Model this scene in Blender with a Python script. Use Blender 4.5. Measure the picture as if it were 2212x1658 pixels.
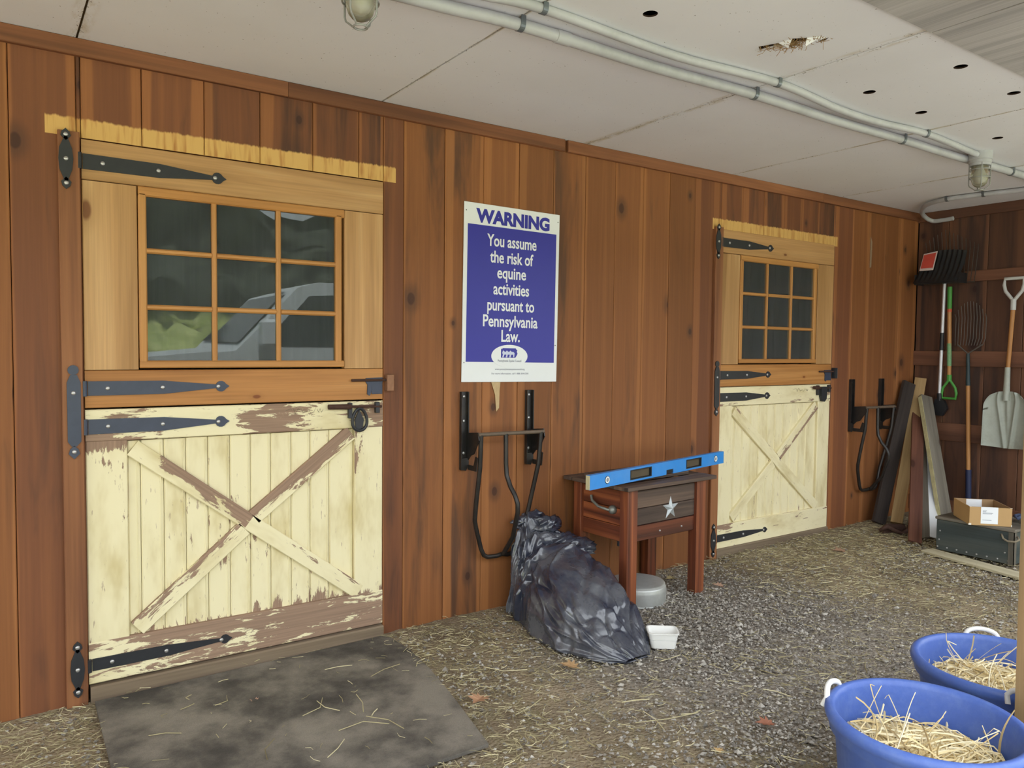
import bpy, bmesh, math, random
import numpy as np
from mathutils import Vector, Matrix, noise

for _o in list(bpy.data.objects):
    bpy.data.objects.remove(_o, do_unlink=True)
SC = bpy.context.scene
COL = SC.collection
random.seed(7)
RNG = np.random.default_rng(11)

# ------------------------------------------------------------------ camera
CAMPOS = Vector((0.0, -3.36, 1.40))
cam_data = bpy.data.cameras.new('camera')
cam = bpy.data.objects.new('camera', cam_data)
COL.objects.link(cam)
cam_data.sensor_width = 36.0
cam_data.lens = 36.0 * 1651.0 / 2212.0
cam_data.clip_start = 0.02
cam_data.clip_end = 400
_R = ((0.82419594, -0.01748502, 0.56603473),
      (-0.56621361, -0.04337292, 0.8231166),
      (0.01015837, -0.99890593, -0.04564804))
cam.matrix_world = Matrix(((_R[0][0], -_R[0][1], -_R[0][2], CAMPOS.x),
                           (_R[1][0], -_R[1][1], -_R[1][2], CAMPOS.y),
                           (_R[2][0], -_R[2][1], -_R[2][2], CAMPOS.z),
                           (0, 0, 0, 1)))
SC.camera = cam

# ------------------------------------------------------------------ sky, sun, exposure
world = bpy.data.worlds.new('overcast_sky')
SC.world = world
world.use_nodes = True
_bg = world.node_tree.nodes['Background']
_bg.inputs['Color'].default_value = (0.91, 0.955, 1.0, 1)
_bg.inputs['Strength'].default_value = 1.0
_sun = bpy.data.lights.new('sun', 'SUN')
_sun.energy = 4.5
_sun.angle = math.radians(8)
_sun.color = (1.0, 0.975, 0.94)
sun = bpy.data.objects.new('sun', _sun)
COL.objects.link(sun)
sun.rotation_euler = (math.radians(-27), 0, math.radians(12))
SC.view_settings.view_transform = 'Standard'
SC.view_settings.look = 'None'
SC.view_settings.gamma = 1.0
SC.view_settings.use_curve_mapping = False
SC.view_settings.exposure = 1.8


# ------------------------------------------------------------------ colour + node helpers
def lin(r, g, b):
    f = lambda c: (c / 255 / 12.92) if c / 255 <= 0.04045 else ((c / 255 + 0.055) / 1.055) ** 2.4
    return (f(r), f(g), f(b), 1.0)


class NT:
    def __init__(self, name):
        self.mat = bpy.data.materials.new(name)
        self.mat.use_nodes = True
        self.t = self.mat.node_tree
        self.t.nodes.clear()
        self.out = self.t.nodes.new('ShaderNodeOutputMaterial')

    def n(self, typ, **kw):
        nd = self.t.nodes.new(typ)
        for k, v in kw.items():
            if k.startswith('_'):
                setattr(nd, k[1:], v)
            else:
                key = k.replace('__', ' ')
                if key.isdigit():
                    key = int(key)
                self.set(nd.inputs[key], v)
        return nd

    def set(self, inp, v):
        if isinstance(v, bpy.types.NodeSocket):
            self.t.links.new(v, inp)
        elif isinstance(v, bpy.types.Node):
            self.t.links.new(v.outputs[0], inp)
        else:
            inp.default_value = v

    def math(self, op, a, b=0.0, c=0.0, clamp=False):
        nd = self.t.nodes.new('ShaderNodeMath')
        nd.operation = op
        nd.use_clamp = clamp
        self.set(nd.inputs[0], a)
        self.set(nd.inputs[1], b)
        self.set(nd.inputs[2], c)
        return nd.outputs[0]

    def smooth(self, x, lo, hi):
        nd = self.t.nodes.new('ShaderNodeMapRange')
        nd.interpolation_type = 'SMOOTHSTEP'
        self.set(nd.inputs['Value'], x)
        self.set(nd.inputs['From Min'], lo)
        self.set(nd.inputs['From Max'], hi)
        return nd.outputs[0]

    def mix(self, fac, a, b, mode='MIX'):
        nd = self.t.nodes.new('ShaderNodeMix')
        nd.data_type = 'RGBA'
        nd.blend_type = mode
        self.set(nd.inputs[0], fac)
        self.set(nd.inputs[6], a)
        self.set(nd.inputs[7], b)
        return nd.outputs[2]

    def noise(self, vec, scale, detail=3.0, rough=0.55, dist=0.0):
        nd = self.n('ShaderNodeTexNoise', Vector=vec, Scale=scale, Detail=detail, Roughness=rough, Distortion=dist)
        return nd.outputs[0]

    def scaled(self, vec, s):
        nd = self.t.nodes.new('ShaderNodeVectorMath')
        nd.operation = 'MULTIPLY'
        self.set(nd.inputs[0], vec)
        nd.inputs[1].default_value = s
        return nd.outputs[0]

    def comb(self, x, y, z):
        nd = self.t.nodes.new('ShaderNodeCombineXYZ')
        self.set(nd.inputs[0], x)
        self.set(nd.inputs[1], y)
        self.set(nd.inputs[2], z)
        return nd.outputs[0]

    def bsdf(self, color, rough=0.6, bump=None, bstr=0.3, bdist=0.003, spec=0.35, metal=0.0, **kw):
        b = self.t.nodes.new('ShaderNodeBsdfPrincipled')
        self.set(b.inputs['Base Color'], color)
        self.set(b.inputs['Roughness'], rough)
        self.set(b.inputs['Specular IOR Level'], spec)
        self.set(b.inputs['Metallic'], metal)
        for k, v in kw.items():
            self.set(b.inputs[k.replace('__', ' ')], v)
        if bump is not None:
            bp = self.t.nodes.new('ShaderNodeBump')
            bp.inputs['Strength'].default_value = bstr
            bp.inputs['Distance'].default_value = bdist
            self.set(bp.inputs['Height'], bump)
            self.t.links.new(bp.outputs[0], b.inputs['Normal'])
        self.t.links.new(b.outputs[0], self.out.inputs[0])
        return b


def grain_vec(m):
    uv = m.n('ShaderNodeUVMap').outputs[0]
    rnd = m.n('ShaderNodeObjectInfo').outputs['Random']
    sp = m.n('ShaderNodeSeparateXYZ', Vector=uv)
    v = m.comb(m.math('ADD', sp.outputs[0], m.math('MULTIPLY', rnd, 13.7)),
               m.math('ADD', sp.outputs[1], m.math('MULTIPLY', rnd, 29.3)),
               m.math('MULTIPLY', rnd, 7.1))
    return v, rnd, sp


def wood(name, dark, mid, light, sap=0.0, knots=0.5, rough=0.6, tone=0.25, streak=8.0, spec=0.3, extra=None,
         knotcol=(60, 34, 24)):
    """plain sawn board: UV u runs across the grain, v along it (metres)"""
    m = NT(name)
    v, rnd, sp = grain_vec(m)
    # grain bends round the knots
    vo = m.n('ShaderNodeTexVoronoi', Vector=m.scaled(v, (4.0, 1.9, 1.0)), Scale=1.0)
    vo.voronoi_dimensions = '2D'
    d = vo.outputs['Distance']
    broad = m.noise(m.scaled(v, (streak, 0.45, 1.0)), 1.0, 3.0, 0.6, 0.6)
    fine = m.noise(m.scaled(v, (110.0, 2.2, 1.0)), 1.0, 2.0, 0.6, 0.3)
    cr = m.n('ShaderNodeValToRGB', Fac=broad)
    e = cr.color_ramp.elements
    e[0].position, e[0].color = 0.30, dark
    e[1].position, e[1].color = 0.72, light
    k = e.new(0.5)
    k.color = mid
    col = cr.outputs[0]
    if sap > 0:
        gx = m.n('ShaderNodeSeparateXYZ', Vector=m.n('ShaderNodeTexCoord').outputs['Generated']).outputs[0]
        wob = m.noise(m.scaled(v, (0.1, 0.9, 1.0)), 1.0, 2.0)
        r2 = m.math('FRACT', m.math('MULTIPLY', rnd, 17.31))
        gx2 = m.math('ADD', gx, m.math('MULTIPLY', m.math('SUBTRACT', r2, 0.5), 0.28))
        side = m.math('ABSOLUTE', m.math('SUBTRACT', gx2, 0.5))
        side = m.math('ADD', side, m.math('MULTIPLY', m.math('SUBTRACT', wob, 0.5), 0.22))
        sm = m.smooth(side, 0.36, 0.44)
        col = m.mix(m.math('MULTIPLY', sm, sap), col, light)
    amt = m.math('ADD', 0.75, m.math('MULTIPLY', fine, 0.5))
    col = m.mix(1.0, col, m.n('ShaderNodeCombineColor', Red=amt, Green=amt, Blue=amt), 'MULTIPLY')
    tn = m.math('ADD', 1.0 - tone / 2, m.math('MULTIPLY', rnd, tone))
    col = m.mix(1.0, col, m.n('ShaderNodeCombineColor', Red=tn, Green=tn, Blue=tn), 'MULTIPLY')
    if knots > 0:
        cellr = m.n('ShaderNodeSeparateColor', Color=vo.outputs['Color']).outputs[0]
        pick = m.math('LESS_THAN', cellr, knots)
        rad = m.math('ADD', 0.028, m.math('MULTIPLY', m.math('FRACT', m.math('MULTIPLY', cellr, 31.7)), 0.05))
        km = m.math('MULTIPLY', m.math('SUBTRACT', 1.0, m.smooth(m.math('DIVIDE', d, rad), 0.65, 1.25)), pick)
        halo = m.math('MULTIPLY', m.math('SUBTRACT', 1.0, m.smooth(m.math('DIVIDE', d, rad), 0.8, 3.0)), pick)
        col = m.mix(m.math('MULTIPLY', halo, 0.35), col, dark)
        col = m.mix(m.math('MULTIPLY', km, 0.85), col, lin(*knotcol))
    if extra:
        col = extra(m, col, v, sp)
    m.bsdf(col, rough, bump=fine, bstr=0.25, bdist=0.002, spec=spec)
    return m.mat


def wall_wood(name, dark, mid, light, bright=1.0, extra=None, knots=0.55):
    """stained wall board: pale sapwood edges, cloudy dark heartwood, round knots with a dark halo"""
    m = NT(name)
    v, rnd, sp = grain_vec(m)
    gx = m.n('ShaderNodeSeparateXYZ', Vector=m.n('ShaderNodeTexCoord').outputs['Generated']).outputs[0]
    fr = lambda k: m.math('FRACT', m.math('MULTIPLY', rnd, k))
    wob = m.math('MULTIPLY', m.math('SUBTRACT', m.noise(m.scaled(v, (0.05, 1.1, 1.0)), 1.0, 2.0), 0.5), 0.16)
    wl = m.math('SUBTRACT', m.math('MULTIPLY', fr(17.31), 0.26), 0.03)
    wr = m.math('SUBTRACT', m.math('MULTIPLY', fr(41.73), 0.26), 0.05)
    sl = m.math('SUBTRACT', 1.0, m.smooth(m.math('SUBTRACT', m.math('ADD', gx, wob), wl), 0.0, 0.05))
    sr = m.math('SUBTRACT', 1.0, m.smooth(m.math('SUBTRACT', m.math('SUBTRACT', m.math('SUBTRACT', 1.0, gx), wob), wr), 0.0, 0.05))
    sap = m.math('MAXIMUM', sl, sr)
    cloud = m.noise(m.scaled(v, (9.0, 1.1, 1.0)), 1.0, 4.0, 0.6, 0.5)
    fine = m.noise(m.scaled(v, (120.0, 2.4, 1.0)), 1.0, 2.0, 0.6, 0.3)
    soft = m.noise(m.scaled(v, (22.0, 0.5, 1.0)), 1.0, 3.0, 0.55, 0.4)
    hz = m.math('MULTIPLY', m.smooth(m.math('ADD', cloud, m.math('MULTIPLY', m.math('SUBTRACT', fr(73.1), 0.5), 0.26)), 0.48, 0.78), 0.85)
    col = m.mix(hz, mid, dark)
    col = m.mix(m.math('MULTIPLY', m.smooth(soft, 0.45, 0.7), 0.22), col, light)
    col = m.mix(m.math('MULTIPLY', sap, 0.6), col, light)
    amt = m.math('ADD', 0.86, m.math('MULTIPLY', fine, 0.28))
    tn = m.math('MULTIPLY', amt, m.math('ADD', 0.86 * bright, m.math('MULTIPLY', fr(5.77), 0.26 * bright)))
    col = m.mix(1.0, col, m.n('ShaderNodeCombineColor', Red=tn, Green=tn, Blue=m.math('MULTIPLY', tn, 0.98)), 'MULTIPLY')
    vo = m.n('ShaderNodeTexVoronoi', Vector=m.scaled(v, (3.0, 2.0, 1.0)), Scale=1.0)
    vo.voronoi_dimensions = '2D'
    cellr = m.n('ShaderNodeSeparateColor', Color=vo.outputs['Color']).outputs[0]
    pick = m.math('LESS_THAN', cellr, knots)
    rad = m.math('ADD', 0.022, m.math('MULTIPLY', m.math('FRACT', m.math('MULTIPLY', cellr, 31.7)), 0.045))
    q = m.math('DIVIDE', m.math('ADD', vo.outputs['Distance'], m.math('MULTIPLY', m.math('SUBTRACT', soft, 0.5), 0.02)), rad)
    km = m.math('MULTIPLY', m.math('SUBTRACT', 1.0, m.smooth(q, 0.75, 1.15)), pick)
    halo = m.math('MULTIPLY', m.math('SUBTRACT', 1.0, m.smooth(q, 0.9, 3.2)), pick)
    col = m.mix(m.math('MULTIPLY', halo, 0.55), col, dark)
    col = m.mix(m.math('MULTIPLY', km, 0.62), col, lin(52, 32, 28))
    if extra:
        col = extra(m, col, v, sp)
    m.bsdf(col, 0.6, bump=fine, bstr=0.2, bdist=0.002, spec=0.3)
    return m.mat


def peel_paint(name, paint, bare, thr=0.62, edge=0.03):
    """old paint flaking off bare wood; the mesh attribute 'peel' says how worn a spot is"""
    m = NT(name)
    v, rnd, sp = grain_vec(m)
    at = m.n('ShaderNodeAttribute', _attribute_name='peel').outputs['Fac']
    a = m.noise(m.scaled(v, (34.0, 7.0, 1.0)), 1.0, 5.0, 0.7, 0.4)
    b = m.noise(m.scaled(v, (9.0, 2.5, 1.0)), 1.0, 3.0, 0.6, 0.3)
    w = m.math('ADD', m.math('ADD', m.math('MULTIPLY', a, 0.6), m.math('MULTIPLY', b, 0.4)), at)
    mask = m.smooth(w, thr, thr + edge)
    grime = m.noise(m.scaled(v, (6.0, 2.0, 1.0)), 1.0, 4.0, 0.65)
    fine = m.noise(m.scaled(v, (120.0, 3.0, 1.0)), 1.0, 2.0)
    pc = m.mix(m.smooth(grime, 0.44, 0.78), paint, (paint[0] * 0.72, paint[1] * 0.66, paint[2] * 0.5, 1))
    spots = m.noise(m.scaled(v, (85.0, 13.0, 1.0)), 1.0, 3.0, 0.65)
    pc = m.mix(m.math('MULTIPLY', m.smooth(spots, 0.655, 0.72), 0.6), pc, bare)
    bc = m.mix(fine, (bare[0] * 0.6, bare[1] * 0.6, bare[2] * 0.6, 1), (bare[0] * 1.35, bare[1] * 1.3, bare[2] * 1.25, 1))
    col = m.mix(mask, pc, bc)
    hgt = m.math('ADD', m.math('MULTIPLY', mask, -1.0), m.math('MULTIPLY', fine, 0.25))
    m.bsdf(col, m.math('ADD', 0.5, m.math('MULTIPLY', mask, 0.35)), bump=hgt, bstr=0.6, bdist=0.0015)
    return m.mat


def plain(name, color, rough=0.5, spec=0.4, metal=0.0, var=0.12, scale=18.0, bump=0.0, dirt=None, dirt_amt=0.0):
    m = NT(name)
    tc = m.n('ShaderNodeTexCoord').outputs['Object']
    nz = m.noise(tc, scale, 4.0, 0.6)
    lo = tuple(c * (1 - var) for c in color[:3]) + (1,)
    hi = tuple(min(1, c * (1 + var)) for c in color[:3]) + (1,)
    col = m.mix(nz, lo, hi)
    if dirt is not None:
        big = m.noise(tc, scale * 0.35, 5.0, 0.7)
        col = m.mix(m.math('MULTIPLY', m.smooth(big, 0.42, 0.68), dirt_amt), col, dirt)
    m.bsdf(col, rough, bump=nz if bump else None, bstr=bump, bdist=0.004, spec=spec, metal=metal)
    return m.mat


# ------------------------------------------------------------------ mesh builder
class MB:
    def __init__(self):
        self.v, self.f, self.a, self.mi = [], [], [], []

    def add(self, verts, faces, attr=None, mi=0):
        o = len(self.v)
        self.v += [tuple(p) for p in verts]
        self.f += [tuple(i + o for i in fc) for fc in faces]
        self.mi += [mi] * len(faces)
        self.a += list(attr) if attr is not None else [0.0] * len(verts)
        return self

    def box(self, x0, x1, y0, y1, z0, z1, c=0.0, mi=0):
        if c <= 0:
            vs = [(x, y, z) for x in (x0, x1) for y in (y0, y1) for z in (z0, z1)]
            return self.add(vs, [(0, 1, 3, 2), (4, 6, 7, 5), (0, 4, 5, 1), (2, 3, 7, 6), (0, 2, 6, 4), (1, 5, 7, 3)], mi=mi)
        lo, hi = (x0, y0, z0), (x1, y1, z1)
        idx, vs = {}, []
        for s in [(i, j, k) for i in (0, 1) for j in (0, 1) for k in (0, 1)]:
            for ax in range(3):           # vertex lying on the face with normal axis ax
                p = []
                for d in range(3):
                    e = (lo, hi)[s[d]][d]
                    p.append(e if d == ax else e + (c if s[d] == 0 else -c))
                idx[(s, ax)] = len(vs)
                vs.append(tuple(p))
        fs = []
        for ax in range(3):
            o1, o2 = [d for d in range(3) if d != ax]
            for side in (0, 1):
                q = []
                for a, b in ((0, 0), (1, 0), (1, 1), (0, 1)):
                    s = [0, 0, 0]
                    s[ax], s[o1], s[o2] = side, a, b
                    q.append(idx[(tuple(s), ax)])
                fs.append(tuple(q))
            for a in (0, 1):              # chamfer along axis ax
                for b in (0, 1):
                    s0 = [0, 0, 0]
                    s0[o1], s0[o2] = a, b
                    s1 = list(s0)
                    s0[ax], s1[ax] = 0, 1
                    s0, s1 = tuple(s0), tuple(s1)
                    fs.append((idx[(s0, o1)], idx[(s1, o1)], idx[(s1, o2)], idx[(s0, o2)]))
        for s in [(i, j, k) for i in (0, 1) for j in (0, 1) for k in (0, 1)]:
            fs.append((idx[(s, 0)], idx[(s, 1)], idx[(s, 2)]))
        return self.add(vs, fs, mi=mi)

    def plank(self, L, W, T, c=0.003, n=1, peel=None, axis='z'):
        """length from 0..L along axis, width centred on the other visible axis, front face at y=-T"""
        sec = [(-W / 2, 0), (W / 2, 0), (W / 2, -T + c), (W / 2 - c, -T), (-W / 2 + c, -T), (-W / 2, -T + c)]
        vs, at = [], []
        for i in range(n + 1):
            t = i / n
            for (a, b) in sec:
                vs.append((a, b, t * L) if axis == 'z' else (t * L, b, a))
                at.append(peel(t, 2 * a / W) if peel else 0.0)
        k = len(sec)
        fs = [tuple(range(k)), tuple(n * k + j for j in reversed(range(k)))]
        for i in range(n):
            for j in range(k):
                fs.append((i * k + j, i * k + (j + 1) % k, (i + 1) * k + (j + 1) % k, (i + 1) * k + j))
        return self.add(vs, fs, at)

    def tube(self, path, r, n=8, cap=True, closed=False, mi=0):
        P = [Vector(p) for p in path]
        m = len(P)
        rr = r if isinstance(r, (list, tuple)) else [r] * m
        vs, fs = [], []
        up = None
        for i in range(m):
            if closed:
                t = P[(i + 1) % m] - P[i - 1]
            else:
                t = P[min(i + 1, m - 1)] - P[max(i - 1, 0)]
            t.normalize()
            if up is None:
                up = Vector((0, 0, 1)) if abs(t.z) < 0.9 else Vector((1, 0, 0))
            a = t.cross(up)
            a.normalize()
            b = a.cross(t)
            up = b
            for j in range(n):
                an = 2 * math.pi * j / n
                vs.append(P[i] + (a * math.cos(an) + b * math.sin(an)) * rr[i])
        for i in range(m if closed else m - 1):
            i2 = (i + 1) % m
            for j in range(n):
                fs.append((i * n + j, i * n + (j + 1) % n, i2 * n + (j + 1) % n, i2 * n + j))
        if cap and not closed:
            fs.append(tuple(reversed(range(n))))
            fs.append(tuple((m - 1) * n + j for j in range(n)))
        return self.add(vs, fs, mi=mi)

    def lathe(self, prof, n=24, c=(0, 0, 0), axis='z', mi=0):
        vs, fs = [], []
        for (r, h) in prof:
            for j in range(n):
                a = 2 * math.pi * j / n
                p = (r * math.cos(a), r * math.sin(a), h)
                if axis == 'y':
                    p = (p[0], p[2], p[1])
                elif axis == 'x':
                    p = (p[2], p[0], p[1])
                vs.append((p[0] + c[0], p[1] + c[1], p[2] + c[2]))
        for i in range(len(prof) - 1):
            for j in range(n):
                fs.append((i * n + j, i * n + (j + 1) % n, (i + 1) * n + (j + 1) % n, (i + 1) * n + j))
        if prof[0][0] > 1e-6:
            fs.append(tuple(reversed(range(n))))
        if prof[-1][0] > 1e-6:
            fs.append(tuple((len(prof) - 1) * n + j for j in range(n)))
        return self.add(vs, fs, mi=mi)

    def prism(self, poly, y0, y1, mi=0, plane='xz'):
        """outline in the xz plane given a thickness from y0 to y1 (plane 'yz': thickness in x, 'xy': in z)"""
        k = len(poly)
        conv = {'xz': lambda a, b, t: (a, t, b), 'yz': lambda a, b, t: (t, a, b), 'xy': lambda a, b, t: (a, b, t)}[plane]
        vs = [conv(a, b, y0) for a, b in poly] + [conv(a, b, y1) for a, b in poly]
        fs = [tuple(range(k)), tuple(reversed(range(k, 2 * k)))]
        fs += [(i, (i + 1) % k, k + (i + 1) % k, k + i) for i in range(k)]
        return self.add(vs, fs, mi=mi)

    def grid(self, fn, nu, nv, closed_u=False, mi=0):
        vs = [fn(i / (nu if closed_u else nu - 1), j / (nv - 1)) for j in range(nv) for i in range(nu)]
        fs = []
        for j in range(nv - 1):
            for i in range(nu if closed_u else nu - 1):
                i2 = (i + 1) % nu
                fs.append((j * nu + i, j * nu + i2, (j + 1) * nu + i2, (j + 1) * nu + i))
        return self.add(vs, fs, mi=mi)

    def xf(self, M):
        self.v = [tuple(M @ Vector(p)) for p in self.v]
        return self

    def mesh(self, name, grain=None, smooth=False):
        me = bpy.data.meshes.new(name)
        me.from_pydata(self.v, [], self.f)
        if smooth:
            for p in me.polygons:
                p.use_smooth = True
        if any(self.mi):
            for p, i in zip(me.polygons, self.mi):
                p.material_index = i
        bm = bmesh.new()
        bm.from_mesh(me)
        bmesh.ops.recalc_face_normals(bm, faces=bm.faces)
        bm.to_mesh(me)
        bm.free()
        if any(self.a):
            at = me.attributes.new('peel', 'FLOAT', 'POINT')
            at.data.foreach_set('value', self.a)
        if grain:
            g = 'xyz'.index(grain)
            uvl = me.uv_layers.new(name='UVMap')
            for p in me.polygons:
                nrm = [abs(x) for x in p.normal]
                dom = nrm.index(max(nrm))
                rest = [d for d in range(3) if d != g]
                if dom == g:
                    ua, va = rest
                else:
                    ua = [d for d in rest if d != dom][0]
                    va = g
                for li in p.loop_indices:
                    co = me.vertices[me.loops[li].vertex_index].co
                    uvl.data[li].uv = (co[ua] + (0.37 * dom), co[va])
        me.update()
        return me


def obj(name, mb, mat, parent=None, loc=(0, 0, 0), rot=(0, 0, 0), grain=None, smooth=False, auto=None):
    me = mb if isinstance(mb, bpy.types.Mesh) else mb.mesh(name, grain, smooth)
    o = bpy.data.objects.new(name, me)
    COL.objects.link(o)
    for mt in (mat if isinstance(mat, (list, tuple)) else [mat]):
        if mt is not None and len(me.materials) < (len(mat) if isinstance(mat, (list, tuple)) else 1):
            me.materials.append(mt)
    o.location = loc
    o.rotation_euler = rot
    o.parent = parent
    if auto is not None:
        try:
            me.set_sharp_from_angle(angle=math.radians(auto))
        except Exception:
            pass
    return o


def tag(o, label=None, cat=None, group=None, kind=None):
    if label:
        o['label'] = label
    if cat:
        o['category'] = cat
    if group:
        o['group'] = group
    if kind:
        o['kind'] = kind
    return o


def thing(name, label, cat, loc=(0, 0, 0), rz=0.0, group=None, kind=None, rot=None):
    o = bpy.data.objects.new(name, None)
    COL.objects.link(o)
    o.empty_display_size = 0.1
    o.location = loc
    o.rotation_euler = rot if rot else (0, 0, rz)
    return tag(o, label, cat, group, kind)


def copy_tree(o, parent=None):
    c = o.copy()
    COL.objects.link(c)
    c.parent = parent
    for ch in list(o.children):
        copy_tree(ch, c)
    return c


def ground_z(x, y=0.0):
    return 0.012 * x - 0.010


# ------------------------------------------------------------------ materials
M = {}
M['wall'] = wall_wood('stained_pine', lin(76, 54, 42), lin(132, 84, 50), lin(166, 110, 66))


def unstained(m, col, v, sp):
    z = m.n('ShaderNodeSeparateXYZ', Vector=m.n('ShaderNodeNewGeometry').outputs['Position']).outputs[2]
    rag = m.noise(m.scaled(v, (60.0, 1.0, 1.0)), 1.0, 3.0)
    edge = m.math('ADD', z, m.math('MULTIPLY', rag, 0.022))
    mk = m.math('SUBTRACT', 1.0, m.smooth(edge, 2.262, 2.272))
    mk = m.math('MULTIPLY', mk, m.math('GREATER_THAN', z, 2.186))
    x = m.n('ShaderNodeSeparateXYZ', Vector=m.n('ShaderNodeNewGeometry').outputs['Position']).outputs[0]
    in1 = m.math('LESS_THAN', m.math('ABSOLUTE', m.math('SUBTRACT', x, 0.909)), 0.716)
    in2 = m.math('LESS_THAN', m.math('ABSOLUTE', m.math('SUBTRACT', x, 4.555)), 0.690)
    mk = m.math('MULTIPLY', mk, m.math('MAXIMUM', in1, in2))
    gr = m.noise(m.scaled(v, (40.0, 4.0, 1.0)), 1.0, 3.0)
    pale = m.mix(m.smooth(gr, 0.45, 0.75), lin(214, 172, 104), lin(176, 122, 66))
    return m.mix(mk, col, pale)


M['wall_header'] = wall_wood('stained_pine_bare_band', lin(70, 50, 42), lin(118, 74, 50), lin(160, 104, 64), extra=unstained)
M['trim'] = wood('stained_trim', lin(100, 64, 44), lin(132, 86, 58), lin(156, 104, 70), knots=0.15, tone=0.15)
M['casing'] = wood('stained_casing', lin(112, 72, 50), lin(142, 94, 62), lin(160, 110, 74), knots=0.2, tone=0.1)
M['honey'] = wood('honey_pine', lin(158, 118, 74), lin(188, 146, 98), lin(208, 170, 122), knots=0.3, tone=0.14, rough=0.45,
                  streak=6.0, knotcol=(112, 64, 36))
M['honey2'] = wood('honey_pine_sash', lin(168, 116, 64), lin(190, 136, 78), lin(204, 152, 92), knots=0.0, tone=0.08, rough=0.42)
M['rail'] = wood('honey_pine_rail', lin(150, 100, 54), lin(178, 124, 70), lin(196, 144, 88), knots=0.45, tone=0.08, rough=0.42,
                 streak=11.0, knotcol=(120, 64, 30))
M['paint'] = peel_paint('flaking_cream_paint', lin(238, 228, 190), lin(154, 129, 111))
M['sill'] = wood('muddy_sill', lin(92, 80, 66), lin(124, 108, 90), lin(148, 132, 112), knots=0.2, rough=0.85)
M['iron'] = plain('black_iron', lin(40, 42, 48), 0.45, 0.5, 0.0, 0.25, 40, 0.1)
M['iron_blue'] = plain('blued_iron', lin(58, 66, 86), 0.42, 0.5, 0.0, 0.25, 25, 0.1)
M['screw'] = plain('screw_steel', lin(190, 190, 192), 0.35, 0.6, 0.7)
M['rust'] = plain('rusty_iron', lin(74, 52, 44), 0.75, 0.3, 0.0, 0.4, 40, 0.4)


def ceiling_paint():
    m = NT('white_ceiling')
    pos = m.n('ShaderNodeNewGeometry').outputs['Position']
    x = m.n('ShaderNodeSeparateXYZ', Vector=pos).outputs[0]
    nz = m.noise(pos, 1.3, 4.0)
    col = m.mix(m.math('MULTIPLY', m.smooth(nz, 0.4, 0.7), 0.35), lin(236, 239, 243), lin(222, 224, 226))
    near = None
    for sx, w in ((0.30, 0.05), (1.547, 0.012), (2.79, 0.045), (4.03, 0.02), (5.238, 0.025)):
        d = m.math('SUBTRACT', 1.0, m.smooth(m.math('ABSOLUTE', m.math('SUBTRACT', x, sx)), 0.004, w))
        near = d if near is None else m.math('MAXIMUM', near, d)
    brk = m.noise(m.scaled(pos, (18.0, 5.0, 1.0)), 1.0, 4.0, 0.7)
    col = m.mix(m.math('MULTIPLY', near, m.math('MULTIPLY', m.smooth(brk, 0.40, 0.62), 0.55)), col, lin(178, 160, 112))
    sp = m.noise(pos, 95.0, 2.0, 0.5)
    spm = m.smooth(m.math('ADD', sp, m.math('MULTIPLY', near, 0.10)), 0.735, 0.755)
    col = m.mix(m.math('MULTIPLY', spm, 0.75), col, lin(84, 74, 60))
    m.bsdf(col, 0.75, spec=0.2)
    return m.mat


M['ceil'] = ceiling_paint()
M['plywood'] = wood('weathered_plywood', lin(158, 157, 156), lin(178, 177, 175), lin(196, 195, 193), knots=0.06, rough=0.85, tone=0.1,
                    streak=14.0, knotcol=(90, 84, 80))
M['dark'] = plain('dark_void', lin(16, 14, 13), 0.9, 0.1)
M['pvc'] = plain('grey_conduit', lin(184, 186, 190), 0.5, 0.4, 0.0, 0.06, 9, 0.0, lin(132, 134, 132), 0.35)
M['strap'] = plain('grey_strap', lin(112, 120, 126), 0.4, 0.5, 0.5)

# ================================================================== SETTING
H = 2.55            # ceiling height
XR = 6.39           # right wall face
YE = -2.75          # edge of the roof


def axis_pts(segs):
    out = []
    for a, b, s in segs:
        k = max(1, int(round((b - a) / s)))
        out += [a + (b - a) * i / k for i in range(k)]
    out.append(segs[-1][1])
    return out


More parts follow.
